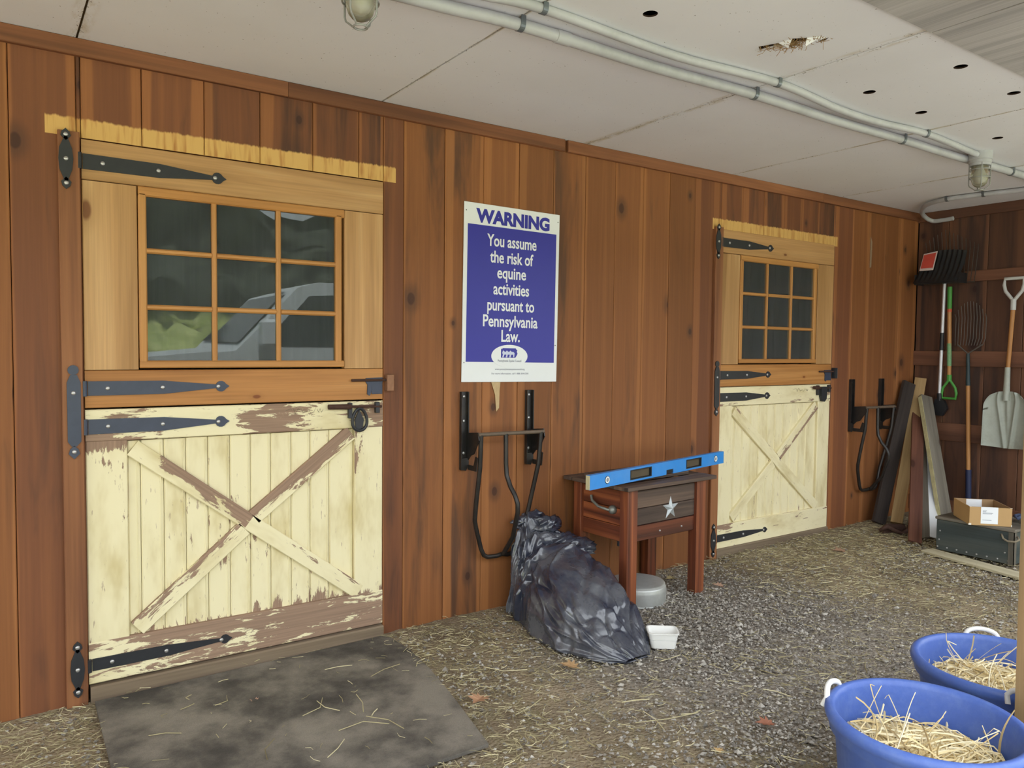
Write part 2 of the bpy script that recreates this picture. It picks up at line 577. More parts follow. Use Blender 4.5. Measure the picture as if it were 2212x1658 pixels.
def make_floor():
    xs = axis_pts([(-40, -5, 2.5), (-5, -0.6, 0.3), (-0.6, 4.6, 0.022), (4.6, 6.6, 0.035), (6.6, 10, 0.4), (10, 45, 2.5)])
    ys = axis_pts([(-60, -8, 2.0), (-8, -3.2, 0.3), (-3.2, 0.06, 0.022), (0.06, 5.0, 0.8)])
    vs = []
    for y in ys:
        for x in xs:
            z = ground_z(min(max(x, -1), 7))
            if -1 < x < 6.6 and -3.4 < y < 0.3:
                z += 0.016 * noise.noise((x * 1.7, y * 1.7, 0.3)) + 0.007 * noise.noise((x * 7, y * 7, 2.0))
                z += 0.004 * noise.noise((x * 24, y * 24, 5.0)) - 0.008
                if y > -0.12:
                    z += 0.012
            vs.append((x, y, z))
    nx = len(xs)
    fs = [(j * nx + i, j * nx + i + 1, (j + 1) * nx + i + 1, (j + 1) * nx + i) for j in range(len(ys) - 1) for i in range(nx - 1)]
    me = bpy.data.meshes.new('floor')
    me.from_pydata(vs, [], fs)
    for p in me.polygons:
        p.use_smooth = True
    m = NT('barnyard_dirt')
    pos = m.n('ShaderNodeNewGeometry').outputs['Position']
    sp = m.n('ShaderNodeSeparateXYZ', Vector=pos)
    big = m.noise(pos, 1.3, 4.0, 0.6)
    med = m.noise(pos, 9.0, 4.0, 0.65)
    fine = m.noise(pos, 70.0, 3.0, 0.7)
    vor = m.n('ShaderNodeTexVoronoi', Vector=pos, Scale=75.0)
    mud = m.mix(m.smooth(big, 0.35, 0.65), lin(128, 115, 96), lin(164, 149, 124))
    mud = m.mix(m.smooth(med, 0.45, 0.7), mud, lin(150, 140, 112))
    gx = m.math('SUBTRACT', sp.outputs[0], 3.0)
    gy = m.math('ADD', sp.outputs[1], 1.0)
    gd = m.math('ADD', m.math('MULTIPLY', gx, gx), m.math('MULTIPLY', gy, gy))
    gm = m.math('SUBTRACT', 1.0, m.smooth(m.math('ADD', gd, m.math('MULTIPLY', big, 0.8)), 0.6, 2.0))
    stone = m.mix(m.n('ShaderNodeSeparateColor', Color=vor.outputs['Color']).outputs[0], lin(128, 122, 115), lin(174, 168, 160))
    col = m.mix(m.math('MULTIPLY', gm, 0.75), mud, stone)
    amt = m.math('ADD', 0.65, m.math('MULTIPLY', fine, 0.7))
    col = m.mix(1.0, col, m.n('ShaderNodeCombineColor', Red=amt, Green=amt, Blue=amt), 'MULTIPLY')
    grass = m.mix(m.smooth(m.noise(pos, 2.0, 4.0), 0.4, 0.65), lin(132, 142, 92), lin(178, 182, 126))
    yard = m.mix(m.smooth(med, 0.4, 0.7), lin(180, 177, 170), lin(208, 205, 198))
    col = m.mix(m.smooth(m.math('MULTIPLY', sp.outputs[1], -1.0), 4.0, 5.0), col, yard)
    col = m.mix(m.smooth(m.math('MULTIPLY', sp.outputs[1], -1.0), 8.5, 9.5), col, grass)
    hgt = m.math('ADD', m.math('MULTIPLY', vor.outputs['Distance'], -0.8), fine)
    m.bsdf(col, 0.9, bump=hgt, bstr=0.8, bdist=0.012, spec=0.2)
    me.materials.append(m.mat)
    o = bpy.data.objects.new('floor', me)
    COL.objects.link(o)
    tag(o, 'bare brown dirt and gravel barn floor with scattered hay', 'ground', kind='structure')
    return o


floor = make_floor()

# ---- back wall of wide vertical boards
wall_back = thing('wall_back', 'long stained pine board wall with two stable doors', 'wall', kind='structure')
D1 = (0.31, 1.562)
D2 = (3.95, 5.196)
SEAMS = [-2.42, -2.19, -1.965, -1.735, -1.51, -1.285, -1.055, -0.83, -0.601, -0.374, -0.147, 0.08, 0.295, 0.522, 0.757, 0.985, 1.218, 1.439, 1.669, 1.895, 2.122, 2.347, 2.575,
         2.802, 3.027, 3.252, 3.476, 3.70, 3.93, 4.16, 4.38, 4.60, 4.80, 4.995, 5.215, 5.445, 5.665, 5.89, 6.115, 6.385]


def wall_board(x0, x1, z0, z1, mat, y=0.0, T=0.022):
    mb = MB().plank(z1 - z0, (x1 - x0) - 0.0025, T, 0.0035)
    return obj('board', mb, mat, wall_back, ((x0 + x1) / 2, T + y + random.uniform(-0.0015, 0.0015), z0), grain='z')


for a, b in zip(SEAMS[:-1], SEAMS[1:]):
    pieces = [(a, b, False)]
    for d0, d1 in (D1, D2):
        nw = []
        for (p, q, hd) in pieces:
            if q <= d0 + 1e-4 or p >= d1 - 1e-4:
                nw.append((p, q, hd))
                continue
            if p < d0 - 0.004:
                nw.append((p, d0, hd))
            nw.append((max(p, d0), min(q, d1), True))
            if q > d1 + 0.004:
                nw.append((d1, q, hd))
        pieces = nw
    for (p, q, hd) in pieces:
        near = any(q > d0 - 0.12 and p < d1 + 0.07 for d0, d1 in (D1, D2))
        z0 = 2.186 if hd else ground_z((p + q) / 2) - 0.015
        if q - p > 0.004:
            wall_board(p, q, z0, H, M['wall_header'] if near else M['wall'])
obj('board', MB().plank(H + 0.04, 2.18, 0.022, 0.003), M['wall'], wall_back, (-3.511, 0.022, -0.04), grain='z')
# framing behind the boards keeps daylight out of the stalls
obj('sheathing', MB().box(-4.6, D1[0], 0.03, 0.06, -0.05, H).box(D1[1], D2[0], 0.03, 0.06, -0.05, H)
    .box(D2[1], 6.5, 0.03, 0.06, -0.05, H).box(D1[0], D1[1], 0.03, 0.06, 2.2, H).box(D2[0], D2[1], 0.03, 0.06, 2.2, H), M['dark'], wall_back)

# ---- dark stalls behind the doors
stall = thing('wall_stall', 'dim stall interior behind the door panes', 'wall', kind='structure', loc=(0, 0, 0))
st_m = wood('stall_boards', lin(70, 66, 62), lin(96, 92, 86), lin(120, 116, 108), knots=0.2, rough=0.85)
for x0 in (-0.6, 2.9):
    obj('stall_lining', MB().box(x0, x0 + 3.3, 3.0, 3.05, -0.1, 2.6).box(x0, x0 + 0.04, 0.06, 3.0, -0.1, 2.6)
        .box(x0 + 3.26, x0 + 3.3, 0.06, 3.0, -0.1, 2.6).box(x0, x0 + 3.3, 0.06, 3.0, 2.58, 2.6), st_m, stall, grain='z')

# ---- trims
tops = [(-4.6, -0.9), (-0.9, 1.10), (1.102, 2.632), (2.655, 5.02), (5.022, 6.36)]
for i, (a, b) in enumerate(tops):
    o = obj('trim_%d' % (i + 1), MB().plank(b - a, 0.064, 0.022, 0.003, axis='x'), M['trim'], None, (a, -0.001, H - 0.033), grain='x')
    tag(o, ['stained ceiling trim strip at far left', 'stained ceiling trim strip above the nearer stable door',
            'stained ceiling trim strip above the blue sign', 'stained ceiling trim strip above the farther stable door',
            'stained ceiling trim strip running into the far corner'][i], 'trim', kind='structure')
for i, (x, dz, lb) in enumerate(((0.268, 0.0, 'stained hinge-side casing board of the nearer stable door'),
                                 (3.915, 0.03, 'stained hinge-side casing board of the farther stable door'))):
    o = obj('trim_%d' % (6 + i), MB().plank(2.195 - dz + 0.02, 0.072, 0.02, 0.003), M['casing'], None, (x, -0.001, -0.015 + dz), grain='z')
    tag(o, lb, 'trim', kind='structure')
for i, (d, dz, lb) in enumerate(((D1, 0.0, 'muddy wooden sill under the nearer stable door'),
                                 (D2, 0.03, 'muddy wooden sill under the farther stable door'))):
    o = obj('trim_%d' % (8 + i), MB().plank(d[1] - d[0] - 0.006, 0.14, 0.05, 0.006, axis='x'), M['sill'], None,
            (d[0] + 0.003, 0.03, -0.01 + dz), grain='x')
    tag(o, lb, 'sill', kind='structure')

# ---- ceiling
ceiling = thing('ceiling', 'white painted sheet ceiling with seams and round holes', 'ceiling', kind='structure')
CS = [-4.66, -3.42, -2.18, -0.94, 0.30, 1.547, 2.79, 4.03, 5.238, 6.42]
HOLES = [(1.893, -1.42), (3.244, -1.799), (3.238, -1.417), (3.708, -1.401), (3.757, -1.782), (4.466, -1.414)]
TORN = [(2.425, -1.455), (2.452, -1.44), (2.462, -1.50), (2.485, -1.515), (2.50, -1.575), (2.53, -1.60), (2.575, -1.635), (2.56, -1.66),
        (2.53, -1.655), (2.50, -1.61), (2.462, -1.575), (2.455, -1.52)]


core_m = plain('sheet_core', lin(58, 46, 38), 0.9, 0.1)


def boolean_cut(me, cutters):
    o = bpy.data.objects.new('tmp_panel', me)
    COL.objects.link(o)
    cs = []
    for c in cutters:
        co = bpy.data.objects.new('tmp_cut', c)
        COL.objects.link(co)
        cs.append(co)
        md = o.modifiers.new('cut', 'BOOLEAN')
        md.operation = 'DIFFERENCE'
        md.solver = 'EXACT'
        md.object = co
        md.material_mode = 'TRANSFER'
    dg = bpy.context.evaluated_depsgraph_get()
    dg.update()
    res = bpy.data.meshes.new_from_object(o.evaluated_get(dg))
    for x in cs + [o]:
        bpy.data.objects.remove(x, do_unlink=True)
    return res


for i, (a, b) in enumerate(zip(CS[:-1], CS[1:])):
    g = 0.004
    me = MB().box(a + g, b - g, -1.93, 0.02, H, H + 0.006).mesh('ceiling_panel')
    me.materials.append(M['ceil'])
    cut = []
    for (hx, hy) in HOLES:
        if a < hx < b:
            cut.append(MB().lathe([(0.026, H - 0.02), (0.026, H + 0.03)], 18, (hx, hy, 0)).mesh('c'))
    if a < 2.48 < b:
        cut.append(MB().prism(TORN, H - 0.02, H + 0.03, plane='xy').mesh('c'))
    for c in cut:
        c.materials.append(core_m)
    if cut:
        me = boolean_cut(me, cut)
    pan = obj('ceiling_panel', me, None, ceiling)
    obj('soffit_panel', MB().box(a + g, b - g, YE, -1.912, H - 0.012, H - 0.0005), M['plywood'], ceiling, grain='y')
    if a < 2.48 < b:
        torn_panel = pan
seam_m = plain('seam_dirt', lin(84, 70, 50), 0.9, 0.1, 0, 0.5, 30)
for s in CS[1:-1]:
    obj('seam_backing', MB().box(s - 0.02, s + 0.02, -1.93, 0.02, H + 0.007, H + 0.012), seam_m, ceiling)
# torn plaster: hanging flaps and a tuft of nest fibres
fl = MB()
for (p, q, dx, dy, dz) in [((2.462, -1.50), (2.485, -1.515), 0.012, -0.035, -0.018), ((2.53, -1.655), (2.56, -1.66), -0.02, 0.045, -0.012),
                           ((2.50, -1.61), (2.53, -1.655), -0.012, 0.03, -0.028), ((2.455, -1.52), (2.462, -1.575), 0.02, 0.0, -0.022)]:
    c = ((p[0] + q[0]) / 2 + dx, (p[1] + q[1]) / 2 + dy)
    A, B, C_ = Vector((*p, H)), Vector((*q, H)), Vector((*c, H + dz))
    up = Vector((0, 0, 0.004))
    fl.add([A, B, C_, A + up, B + up, C_ + up], [(0, 1, 2), (3, 5, 4), (0, 3, 4, 1), (1, 4, 5, 2), (2, 5, 3, 0)])
obj('torn_flap', fl, M['ceil'], torn_panel)
nb = MB()
for k in range(170):
    i = random.randrange(len(TORN))
    t = random.random()
    p = Vector((*TORN[i], H)) * (1 - t) + Vector((2.495, -1.55, H)) * t
    d = Vector((random.uniform(-1, 1), random.uniform(-1, 1), random.uniform(-0.5, 0.25))).normalized() * random.uniform(0.015, 0.05)
    nb.tube([p + Vector((0, 0, 0.006)), p + d * 0.5 + Vector((0, 0, -0.006)), p + d], 0.0011, 3, cap=False)
tag(obj('nest_fibre', nb, plain('nest_straw', lin(150, 122, 84), 0.8, 0.2, 0, 0.3, 90), torn_panel), kind='stuff')

roof = obj('roof', MB().box(-4.9, 6.9, YE - 0.15, 3.3, H + 0.07, H + 0.16), M['dark'])
tag(roof, 'dark roof deck above the sheet ceiling', 'roof', kind='structure')

# ---- right wall: wide boards between three horizontal girts
wall_right = thing('wall_right', 'shaded stained board wall at the right hung with tools', 'wall', kind='structure')
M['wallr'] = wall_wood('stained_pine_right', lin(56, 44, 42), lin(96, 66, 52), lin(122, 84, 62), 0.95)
M['girt'] = wood('stained_girt', lin(84, 56, 44), lin(112, 76, 58), lin(130, 90, 68), knots=0.2, tone=0.15)
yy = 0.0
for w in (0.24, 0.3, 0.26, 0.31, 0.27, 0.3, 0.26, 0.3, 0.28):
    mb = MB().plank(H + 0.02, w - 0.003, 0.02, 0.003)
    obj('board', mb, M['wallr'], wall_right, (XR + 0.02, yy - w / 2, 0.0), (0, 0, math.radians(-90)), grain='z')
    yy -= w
for z0, z1 in ((1.965, 2.05), (1.30, 1.42), (0.70, 0.84), (0.10, 0.22)):
    obj('girt', MB().plank(-yy - 0.02, z1 - z0, 0.022, 0.003, axis='x'), M['girt'], wall_right, (XR, 0.0, (z0 + z1) / 2),
        (0, 0, math.radians(-90)), grain='x')
obj('girt', MB().plank(-yy, 0.075, 0.022, 0.003, axis='x'), M['wallr'], wall_right, (XR, 0.0, H - 0.038), (0, 0, math.radians(-90)), grain='x')
obj('sheathing', MB().box(XR + 0.025, XR + 0.05, yy, 0.02, -0.05, H), M['dark'], wall_right)

# ---- roof post at the right edge of the picture
post_m = wood('post_wood', lin(96, 78, 52), lin(132, 108, 74), lin(158, 132, 96), knots=0.3, rough=0.8)
post = obj('post', MB().plank(H - 0.012 + 0.02, 0.12, 0.12, 0.008), post_m, None, (2.612, -2.36, -0.008), (0, math.radians(-1.0), 0), grain='z')
tag(post, 'rough square roof post standing behind the nearer blue bucket', 'post', kind='structure')

# ================================================================== STABLE DOORS
def spear(x0, x1, half):
    """outline (x,z) of a strap with a tapered end, a round eye and a small point"""
    L = x1 - x0
    r = half * 0.8
    ex = x1 - r * 1.25
    pts = [(x0, -half), (x0 + L * 0.52, -half * 0.95), (ex - r * 0.9, -half * 0.28)]
    for a in range(-130, 131, 26):
        t = math.radians(a)
        if abs(a) < 14:
            pts.append((x1 + r * 0.3, 0))
        else:
            pts.append((ex + r * math.cos(t), r * math.sin(t)))
    pts += [(ex - r * 0.9, half * 0.28), (x0 + L * 0.52, half * 0.95), (x0, half)]
    return pts


SCREW = MB().lathe([(0.0085, 0.0), (0.008, -0.003), (0.004, -0.0048), (0.0, -0.005)], 10, axis='y').mesh('screw', smooth=True)
SCREW.materials.append(M['screw'])


def screws(parent, pts, y):
    for (x, z) in pts:
        obj('screw', SCREW, None, parent, (x, y, z))


def strap(parent, x0, x1, z, half, y, mat, scr=(0.13, 0.51, 0.925), tilt=0.0):
    mb = MB().prism([(a - x0, b) for a, b in spear(x0, x1, half)], 0.0, -0.005)
    mb.tube([(-0.012, -0.008, -half * 1.05), (-0.012, -0.008, half * 1.05)], 0.0095, 10)
    o = obj('hinge_strap', mb, mat, parent, (x0, y, z), (0, -tilt, 0))
    L = x1 - x0
    screws(o, [(L * s, 0) for s in scr], -0.005)
    return o


def dia(cx, cz, w, h):
    return [(cx, cz - h), (cx + w, cz - h * 0.2), (cx + w * 0.75, cz + h * 0.45), (cx, cz + h), (cx - w * 0.75, cz + h * 0.45), (cx - w, cz - h * 0.2)]


def hinge_plate(parent, x, z, hh, y, mat, double=False):
    """spade-ended plate screwed on the casing"""
    mb = MB()
    if double:
        mb.prism([(-0.008, -hh + 0.05), (-0.021, -hh * 0.62), (-0.022, hh * 0.62), (-0.01, hh * 0.78), (0.012, hh * 0.78), (0.024, hh * 0.62),
                  (0.024, -hh * 0.62), (0.008, -hh + 0.05)], 0, -0.005)
        mb.prism([(0.019 * math.cos(a * math.pi / 6), hh * 0.88 + 0.019 * math.sin(a * math.pi / 6)) for a in range(12)], 0, -0.005)
        mb.prism(dia(0, -hh + 0.028, 0.019, 0.026), 0, -0.005)
        sc = [(0, hh * 0.4), (0, -hh + 0.03)]
    else:
        mb.prism([(-0.005, -hh + 0.03), (-0.022, -hh * 0.35), (-0.025, 0), (-0.022, hh * 0.35), (-0.005, hh - 0.03), (0.005, hh - 0.03), (0.02, hh * 0.35),
                  (0.024, 0), (0.02, -hh * 0.35), (0.005, -hh + 0.03)], 0, -0.005)
        mb.prism(dia(0, hh - 0.022, 0.017, 0.023), 0, -0.005)
        mb.prism([(a, -b) for a, b in dia(0, hh - 0.022, 0.017, 0.023)][::-1], 0, -0.005)
        sc = [(0, 0), (0, hh - 0.022), (0, -hh + 0.022)]
    o = obj('hinge_plate', mb, mat, parent, (x, y, z))
    screws(o, sc, -0.005)
    return o


def pane_glass():
    m = NT('dusty_pane')
    tc = m.n('ShaderNodeTexCoord').outputs['Object']
    nz = m.noise(tc, 7.0, 5.0, 0.65)
    g = m.n('ShaderNodeBsdfGlass', Roughness=0.0, IOR=1.52, Color=(0.9, 0.95, 0.93, 1))
    df = m.n('ShaderNodeBsdfDiffuse', Color=lin(118, 124, 126))
    mx = m.n('ShaderNodeMixShader', Fac=m.math('ADD', 0.10, m.math('MULTIPLY', nz, 0.22)))
    m.t.links.new(g.outputs[0], mx.inputs[1])
    m.t.links.new(df.outputs[0], mx.inputs[2])
    m.t.links.new(mx.outputs[0], m.out.inputs[0])
    return m.mat


M['pane'] = pane_glass()


def upper_leaf(ox, oz, name, label, iron_top, iron_mid, second):
    """origin: hinge-side bottom corner of the leaf; local width 1.245, height 1.03"""
    W_, H_ = 1.247, 1.026
    yf = -0.005
    r = thing(name, label, 'door', (ox, 0.0, oz), kind='structure')
    T = 0.036
    yb = T + yf
    obj('rail', MB().plank(W_, 0.15, T, 0.003, axis='x'), M['honey'], r, (0, yb, H_ - 0.075), grain='x')
    obj('rail', MB().plank(W_, 0.146, T, 0.003, axis='x'), M['rail'], r, (0, yb, 0.073), grain='x')
    obj('stile', MB().plank(H_ - 0.302, 0.19, T - 0.001, 0.003), M['honey'], r, (0.095, yb, 0.148), grain='z')
    obj('stile', MB().plank(H_ - 0.302, 0.192, T + 0.002, 0.003), M['honey'], r, (W_ - 0.096, yb, 0.148), grain='z')
    # sash, set back a little from the stiles
    x0, x1, z0, z1 = 0.194, 1.052, 0.15, 0.874
    ys = yb - 0.010
    sash = thing('window_sash', 'nine-pane sash of honey pine', None, (x0, 0, z0))
    sash.parent = r
    sw, sh = x1 - x0, z1 - z0
    fb = 0.030
    obj('sash_bar', MB().plank(sw, fb, 0.03, 0.005, axis='x'), M['honey2'], sash, (0, ys, fb / 2 + 0.004), grain='x')
    obj('sash_bar', MB().plank(sw, fb + 0.008, 0.03, 0.005, axis='x'), M['honey2'], sash, (0, ys, sh - fb / 2 - 0.004), grain='x')
    obj('sash_bar', MB().plank(sh - 2 * fb, fb, 0.03, 0.005), M['honey2'], sash, (fb / 2, ys, fb), grain='z')
    obj('sash_bar', MB().plank(sh - 2 * fb, fb, 0.03, 0.005), M['honey2'], sash, (sw - fb / 2 - 0.01, ys, fb), grain='z')
    gx0, gx1, gz0, gz1 = fb, sw - fb - 0.01, fb + 0.004, sh - fb - 0.008
    mun = 0.021
    pw = (gx1 - gx0 - 2 * mun) / 3
    ph = (gz1 - gz0 - 2 * mun) / 3
    for k in (1, 2):
        obj('muntin', MB().plank(gz1 - gz0, mun, 0.026, 0.006), M['honey2'], sash, (gx0 + k * pw + (k - 0.5) * mun, ys, gz0), grain='z')
        for c in range(3):
            obj('muntin', MB().plank(pw, mun, 0.025, 0.006, axis='x'), M['honey2'], sash,
                (gx0 + c * (pw + mun), ys, gz0 + k * ph + (k - 0.5) * mun), grain='x')
    pm = MB().box(0.0005, pw - 0.0005, 0.0, 0.003, 0.0005, ph - 0.0005).mesh('pane')
    pm.materials.append(M['pane'])
    for c in range(3):
        for q in range(3):
            obj('pane', pm, None, sash, (gx0 + c * (pw + mun), ys - 0.012, gz0 + q * (ph + mun)),
                (random.uniform(-0.003, 0.003), 0, random.uniform(-0.003, 0.003)))
    # hinges
    hinge_plate(r, -0.052, 0.94, 0.112, -0.022, iron_top)
    strap(r, 0.004, 0.525, 0.942, 0.029, yf, iron_top)
    strap(r, 0.010, 0.532, 0.076, 0.028, yf, iron_mid)
    # slide bolt
    lt = thing('slide_bolt', 'blued slide bolt', None, (1.16, yf, 0.07))
    lt.parent = r
    obj('bolt_plate', MB().box(0.03, 0.085, -0.003, 0, -0.045, 0.03, 0.001).prism(
        [(-0.005, 0.018), (0.0, 0.032), (0.085, 0.034), (0.085, 0.012), (0.03, 0.012), (0.028, -0.035), (0.018, -0.052), (0.006, -0.044), (0.008, 0.0)], 0, -0.006),
        M['iron_blue'], lt)
    obj('bolt_bar', MB().tube([(-0.075, -0.012, 0.022), (0.14, -0.012, 0.022)], 0.006, 8), M['rust'], lt)
    obj('bolt_keeper', MB().box(0.10, 0.135, 0.0, -0.022, -0.03, 0.048, 0.002), plain('old_brass', lin(150, 110, 84), 0.6, 0.4, 0.3, 0.3, 60) if not second else M['iron'], lt)
    return r


def lower_leaf(ox, oz, name, label, iron_mid, iron_low, second):
    W_, H_ = 1.25, 1.082
    r = thing(name, label, 'door', (ox, 0.0, oz), kind='structure')
    P = M['paint']
    wear = 0.45 if second else 1.0
    yb = 0.036
    T = 0.036
    # rails and stiles of the frame
    obj('rail', MB().plank(W_, 0.126, T + 0.002, 0.004, 14, lambda t, s: wear * (0.02 + 0.09 * math.sin(t * 7 + 0.6) ** 2 + (0.10 if t > 0.45 else 0)
        + 0.22 * (s < -0.2) * max(0, 1 - t * 3.2)) - 0.02, 'x'), P, r, (0, yb, H_ - 0.063), grain='x')
    obj('rail', MB().plank(W_, 0.165, T + 0.002, 0.004, 14, lambda t, s: (0.20 - 0.10 * (s < 0) * (t < 0.55) - 0.06 * (t > 0.95)) if not second
        else (0.06 * (s > 0.2) - 0.02 + 0.16 * (t < 0.12) * (s > 0)), 'x'), P, r, (0, yb, 0.0825), grain='x')
    obj('stile', MB().plank(H_ - 0.29, 0.146, T, 0.004, 14, lambda t, s: wear * ((0.17 if (s > 0.5 and 0.45 < t < 0.9) else 0.0) + 0.34 * max(0, (t - 0.88) * 8) + 0.10 * max(0, 0.12 - t) * 8) - 0.06),
        P, r, (0.073, yb, 0.165), grain='z')
    obj('stile', MB().plank(H_ - 0.29, 0.142, T, 0.004, 14, lambda t, s: wear * ((0.13 if (s < -0.4 and t > 0.6) else 0.0) + 0.2 * max(0, 0.1 - t) * 8) - 0.05),
        P, r, (W_ - 0.071, yb, 0.165), grain='z')
    # beaded boards
    bx = [0.146, 0.195, 0.282, 0.367, 0.455, 0.545, 0.632, 0.72, 0.812, 0.90, 0.99, 1.108]
    for i in range(len(bx) - 1):
        w = bx[i + 1] - bx[i]
        mb = MB().plank(H_ - 0.26, w - 0.002, 0.018, 0.0045, 12,
                        lambda t, s, i=i: wear * (0.2 * max(0, 0.18 - t) * 6 + 0.08 * (i in (3, 4, 5, 6)) * (0.30 < t < 0.75)) - 0.028)
        mb.tube([(w / 2 - 0.012, -0.0185, 0.01), (w / 2 - 0.012, -0.0185, H_ - 0.27)], 0.0028, 6)
        obj('beaded_board', mb, P, r, ((bx[i] + bx[i + 1]) / 2, yb, 0.13), grain='z')

    # crossed braces
    def brace(a, b, w, pf, T=0.019, yo=0.0):
        d = Vector((b[0] - a[0], 0, b[1] - a[1]))
        L = d.length
        ang = math.atan2(d.z, d.x)
        obj('brace', MB().plank(L, w, T, 0.003, 22, pf, 'x'), P, r, (a[0], yb - 0.018 + yo, a[1]), (0, -ang, 0), grain='x')

    if not second:
        brace((0.165, 0.925), (0.620, 0.571), 0.070, lambda t, s: (0.30 if s > -0.3 else 0.10) * max(0.0, min(1.0, (t - 0.12) / 0.16)) - 0.05 * (t < 0.15))
        brace((0.620, 0.571), (1.130, 0.175), 0.070, lambda t, s: 0.07 if s > 0.6 else 0.0)
        brace((0.175, 0.190), (0.600, 0.545), 0.070, lambda t, s: (0.12 if s > 0.3 else 0.0) + 0.02)
        brace((0.642, 0.588), (1.090, 0.935), 0.070, lambda t, s: 0.28 if s > -0.1 else 0.05)
    else:
        brace((0.165, 0.925), (1.115, 0.18), 0.070, lambda t, s: 0.12 * (s > 0.7) * (t < 0.5) - 0.04)
        brace((0.165, 0.195), (0.600, 0.535), 0.068, lambda t, s: 0.10 * (s < -0.8) - 0.05)
        brace((0.655, 0.58), (1.085, 0.93), 0.068, lambda t, s: 0.20 if s < 0.1 else -0.05)
    # hinges: the tall plate serves both leaves
    hinge_plate(r, -0.040, H_ - 0.005, 0.182, -0.022, iron_mid, double=True)
    strap(r, 0.010, 0.532, H_ - 0.066, 0.029, -0.002, iron_mid)
    hinge_plate(r, -0.040, 0.078, 0.110, -0.022, iron_low)
    strap(r, 0.012, 0.538, 0.078, 0.024, -0.002, iron_low)
    # latch with round catch
    lt = thing('latch', 'rusty bar latch', None, (1.0, -0.002, 1.055))
    lt.parent = r
    obj('latch_bar', MB().tube([(-0.028 if not second else 0.02, -0.018, 0.006), (0.08, -0.018, 0.004)], [0.012, 0.013], 10)
        .tube([(0.08, -0.018, 0.004), (0.235, -0.018, 0.0)], 0.006, 8), M['rust'], lt, smooth=True, auto=40)
    obj('latch_staple', MB().box(0.07, 0.088, -0.02, 0, -0.05, 0.022, 0.002), M['iron'], lt)
    obj('latch_staple', MB().box(0.205, 0.225, -0.022, 0, -0.03, 0.022, 0.002), M['iron'], lt)
    if not second:
        ring = [(0.125 + 0.036 * math.cos(a) * (1 - 0.18 * math.sin(a)), -0.016, -0.058 + 0.052 * math.sin(a)) for a in [2 * math.pi * k / 28 for k in range(28)]]
        obj('ring_catch', MB().tube(ring, 0.0075, 8, closed=True).prism([(0.11, -0.105), (0.14, -0.105), (0.148, -0.06), (0.125, -0.01), (0.103, -0.06)], -0.008, -0.012), M['iron'], lt)
    else:
        obj('catch_plate', MB().prism([(0.11, 0.01), (0.108, -0.06), (0.122, -0.095), (0.15, -0.10), (0.172, -0.08), (0.178, 0.01)], -0.002, -0.024), M['iron'], lt)
    # faint scribbled pencil marks on the top rail
    sc = MB()
    xx = 0.78 if not second else 0.80
    rr = random.Random(5)
    pts = []
    for k in range(26):
        pts.append((xx + k * 0.0072, -0.0035, H_ - 0.035 + rr.uniform(-0.013, 0.013)))
    for k in range(0, 25):
        if k % 5 != 4:
            sc.tube([pts[k], pts[k + 1]], 0.0007, 3, cap=False)
    obj('pencil_mark', sc, plain('pencil', lin(120, 114, 96), 0.8, 0.2), r)
    return r


upper_leaf(D1[0], 1.155, 'door_1', 'honey pine upper leaf with nine panes of the nearer stable door', M['iron'], M['iron_blue'], False)
lower_leaf(D1[0], 0.066, 'door_2', 'lower leaf of the nearer stable door, cream paint heavily flaked', M['iron_blue'], M['iron'], False)
upper_leaf(D2[0], 1.166, 'door_3', 'honey pine upper leaf with nine panes of the farther stable door', M['iron'], M['iron'], True)
lower_leaf(D2[0], 0.080, 'door_4', 'lower leaf of the farther stable door, cream paint mostly intact', M['iron'], M['iron'], True)

# ================================================================== WARNING SIGN
M['sign_white'] = plain('sign_white', lin(236, 240, 244), 0.4, 0.4, 0, 0.02, 10)
M['sign_blue'] = plain('sign_blue', lin(52, 52, 160), 0.4, 0.4, 0, 0.04, 6)


def text_mesh(body, size, sx=1.0, bold=0.0, extrude=0.0004, align='CENTER', space=1.0):
    cu = bpy.data.curves.new('t', 'FONT')
    cu.body = body
    cu.size = size
    cu.align_x = align
    cu.offset = bold
    cu.extrude = extrude
    cu.space_character = space
    cu.resolution_u = 4
    o = bpy.data.objects.new('t', cu)
    COL.objects.link(o)
    dg = bpy.context.evaluated_depsgraph_get()
    dg.update()
    me = bpy.data.meshes.new_from_object(o.evaluated_get(dg))
    bpy.data.objects.remove(o, do_unlink=True)
    xs = [v.co.x for v in me.vertices]
    w = max(xs) - min(xs)
    for v in me.vertices:
        v.co.x *= sx
    me.materials.clear()
    return me, w


def letters(body, width, z, cx, size, mat, parent, y, bold=0.0, name='lettering'):
    me, w = text_mesh(body, size, 1.0, bold)
    k = width / w
    xs = [v.co.x for v in me.vertices]
    mid = (max(xs) + min(xs)) / 2
    for v in me.vertices:
        v.co.x = (v.co.x - mid) * k
    return obj(name, me, mat, parent, (cx, y, z), (math.radians(90), 0, 0))


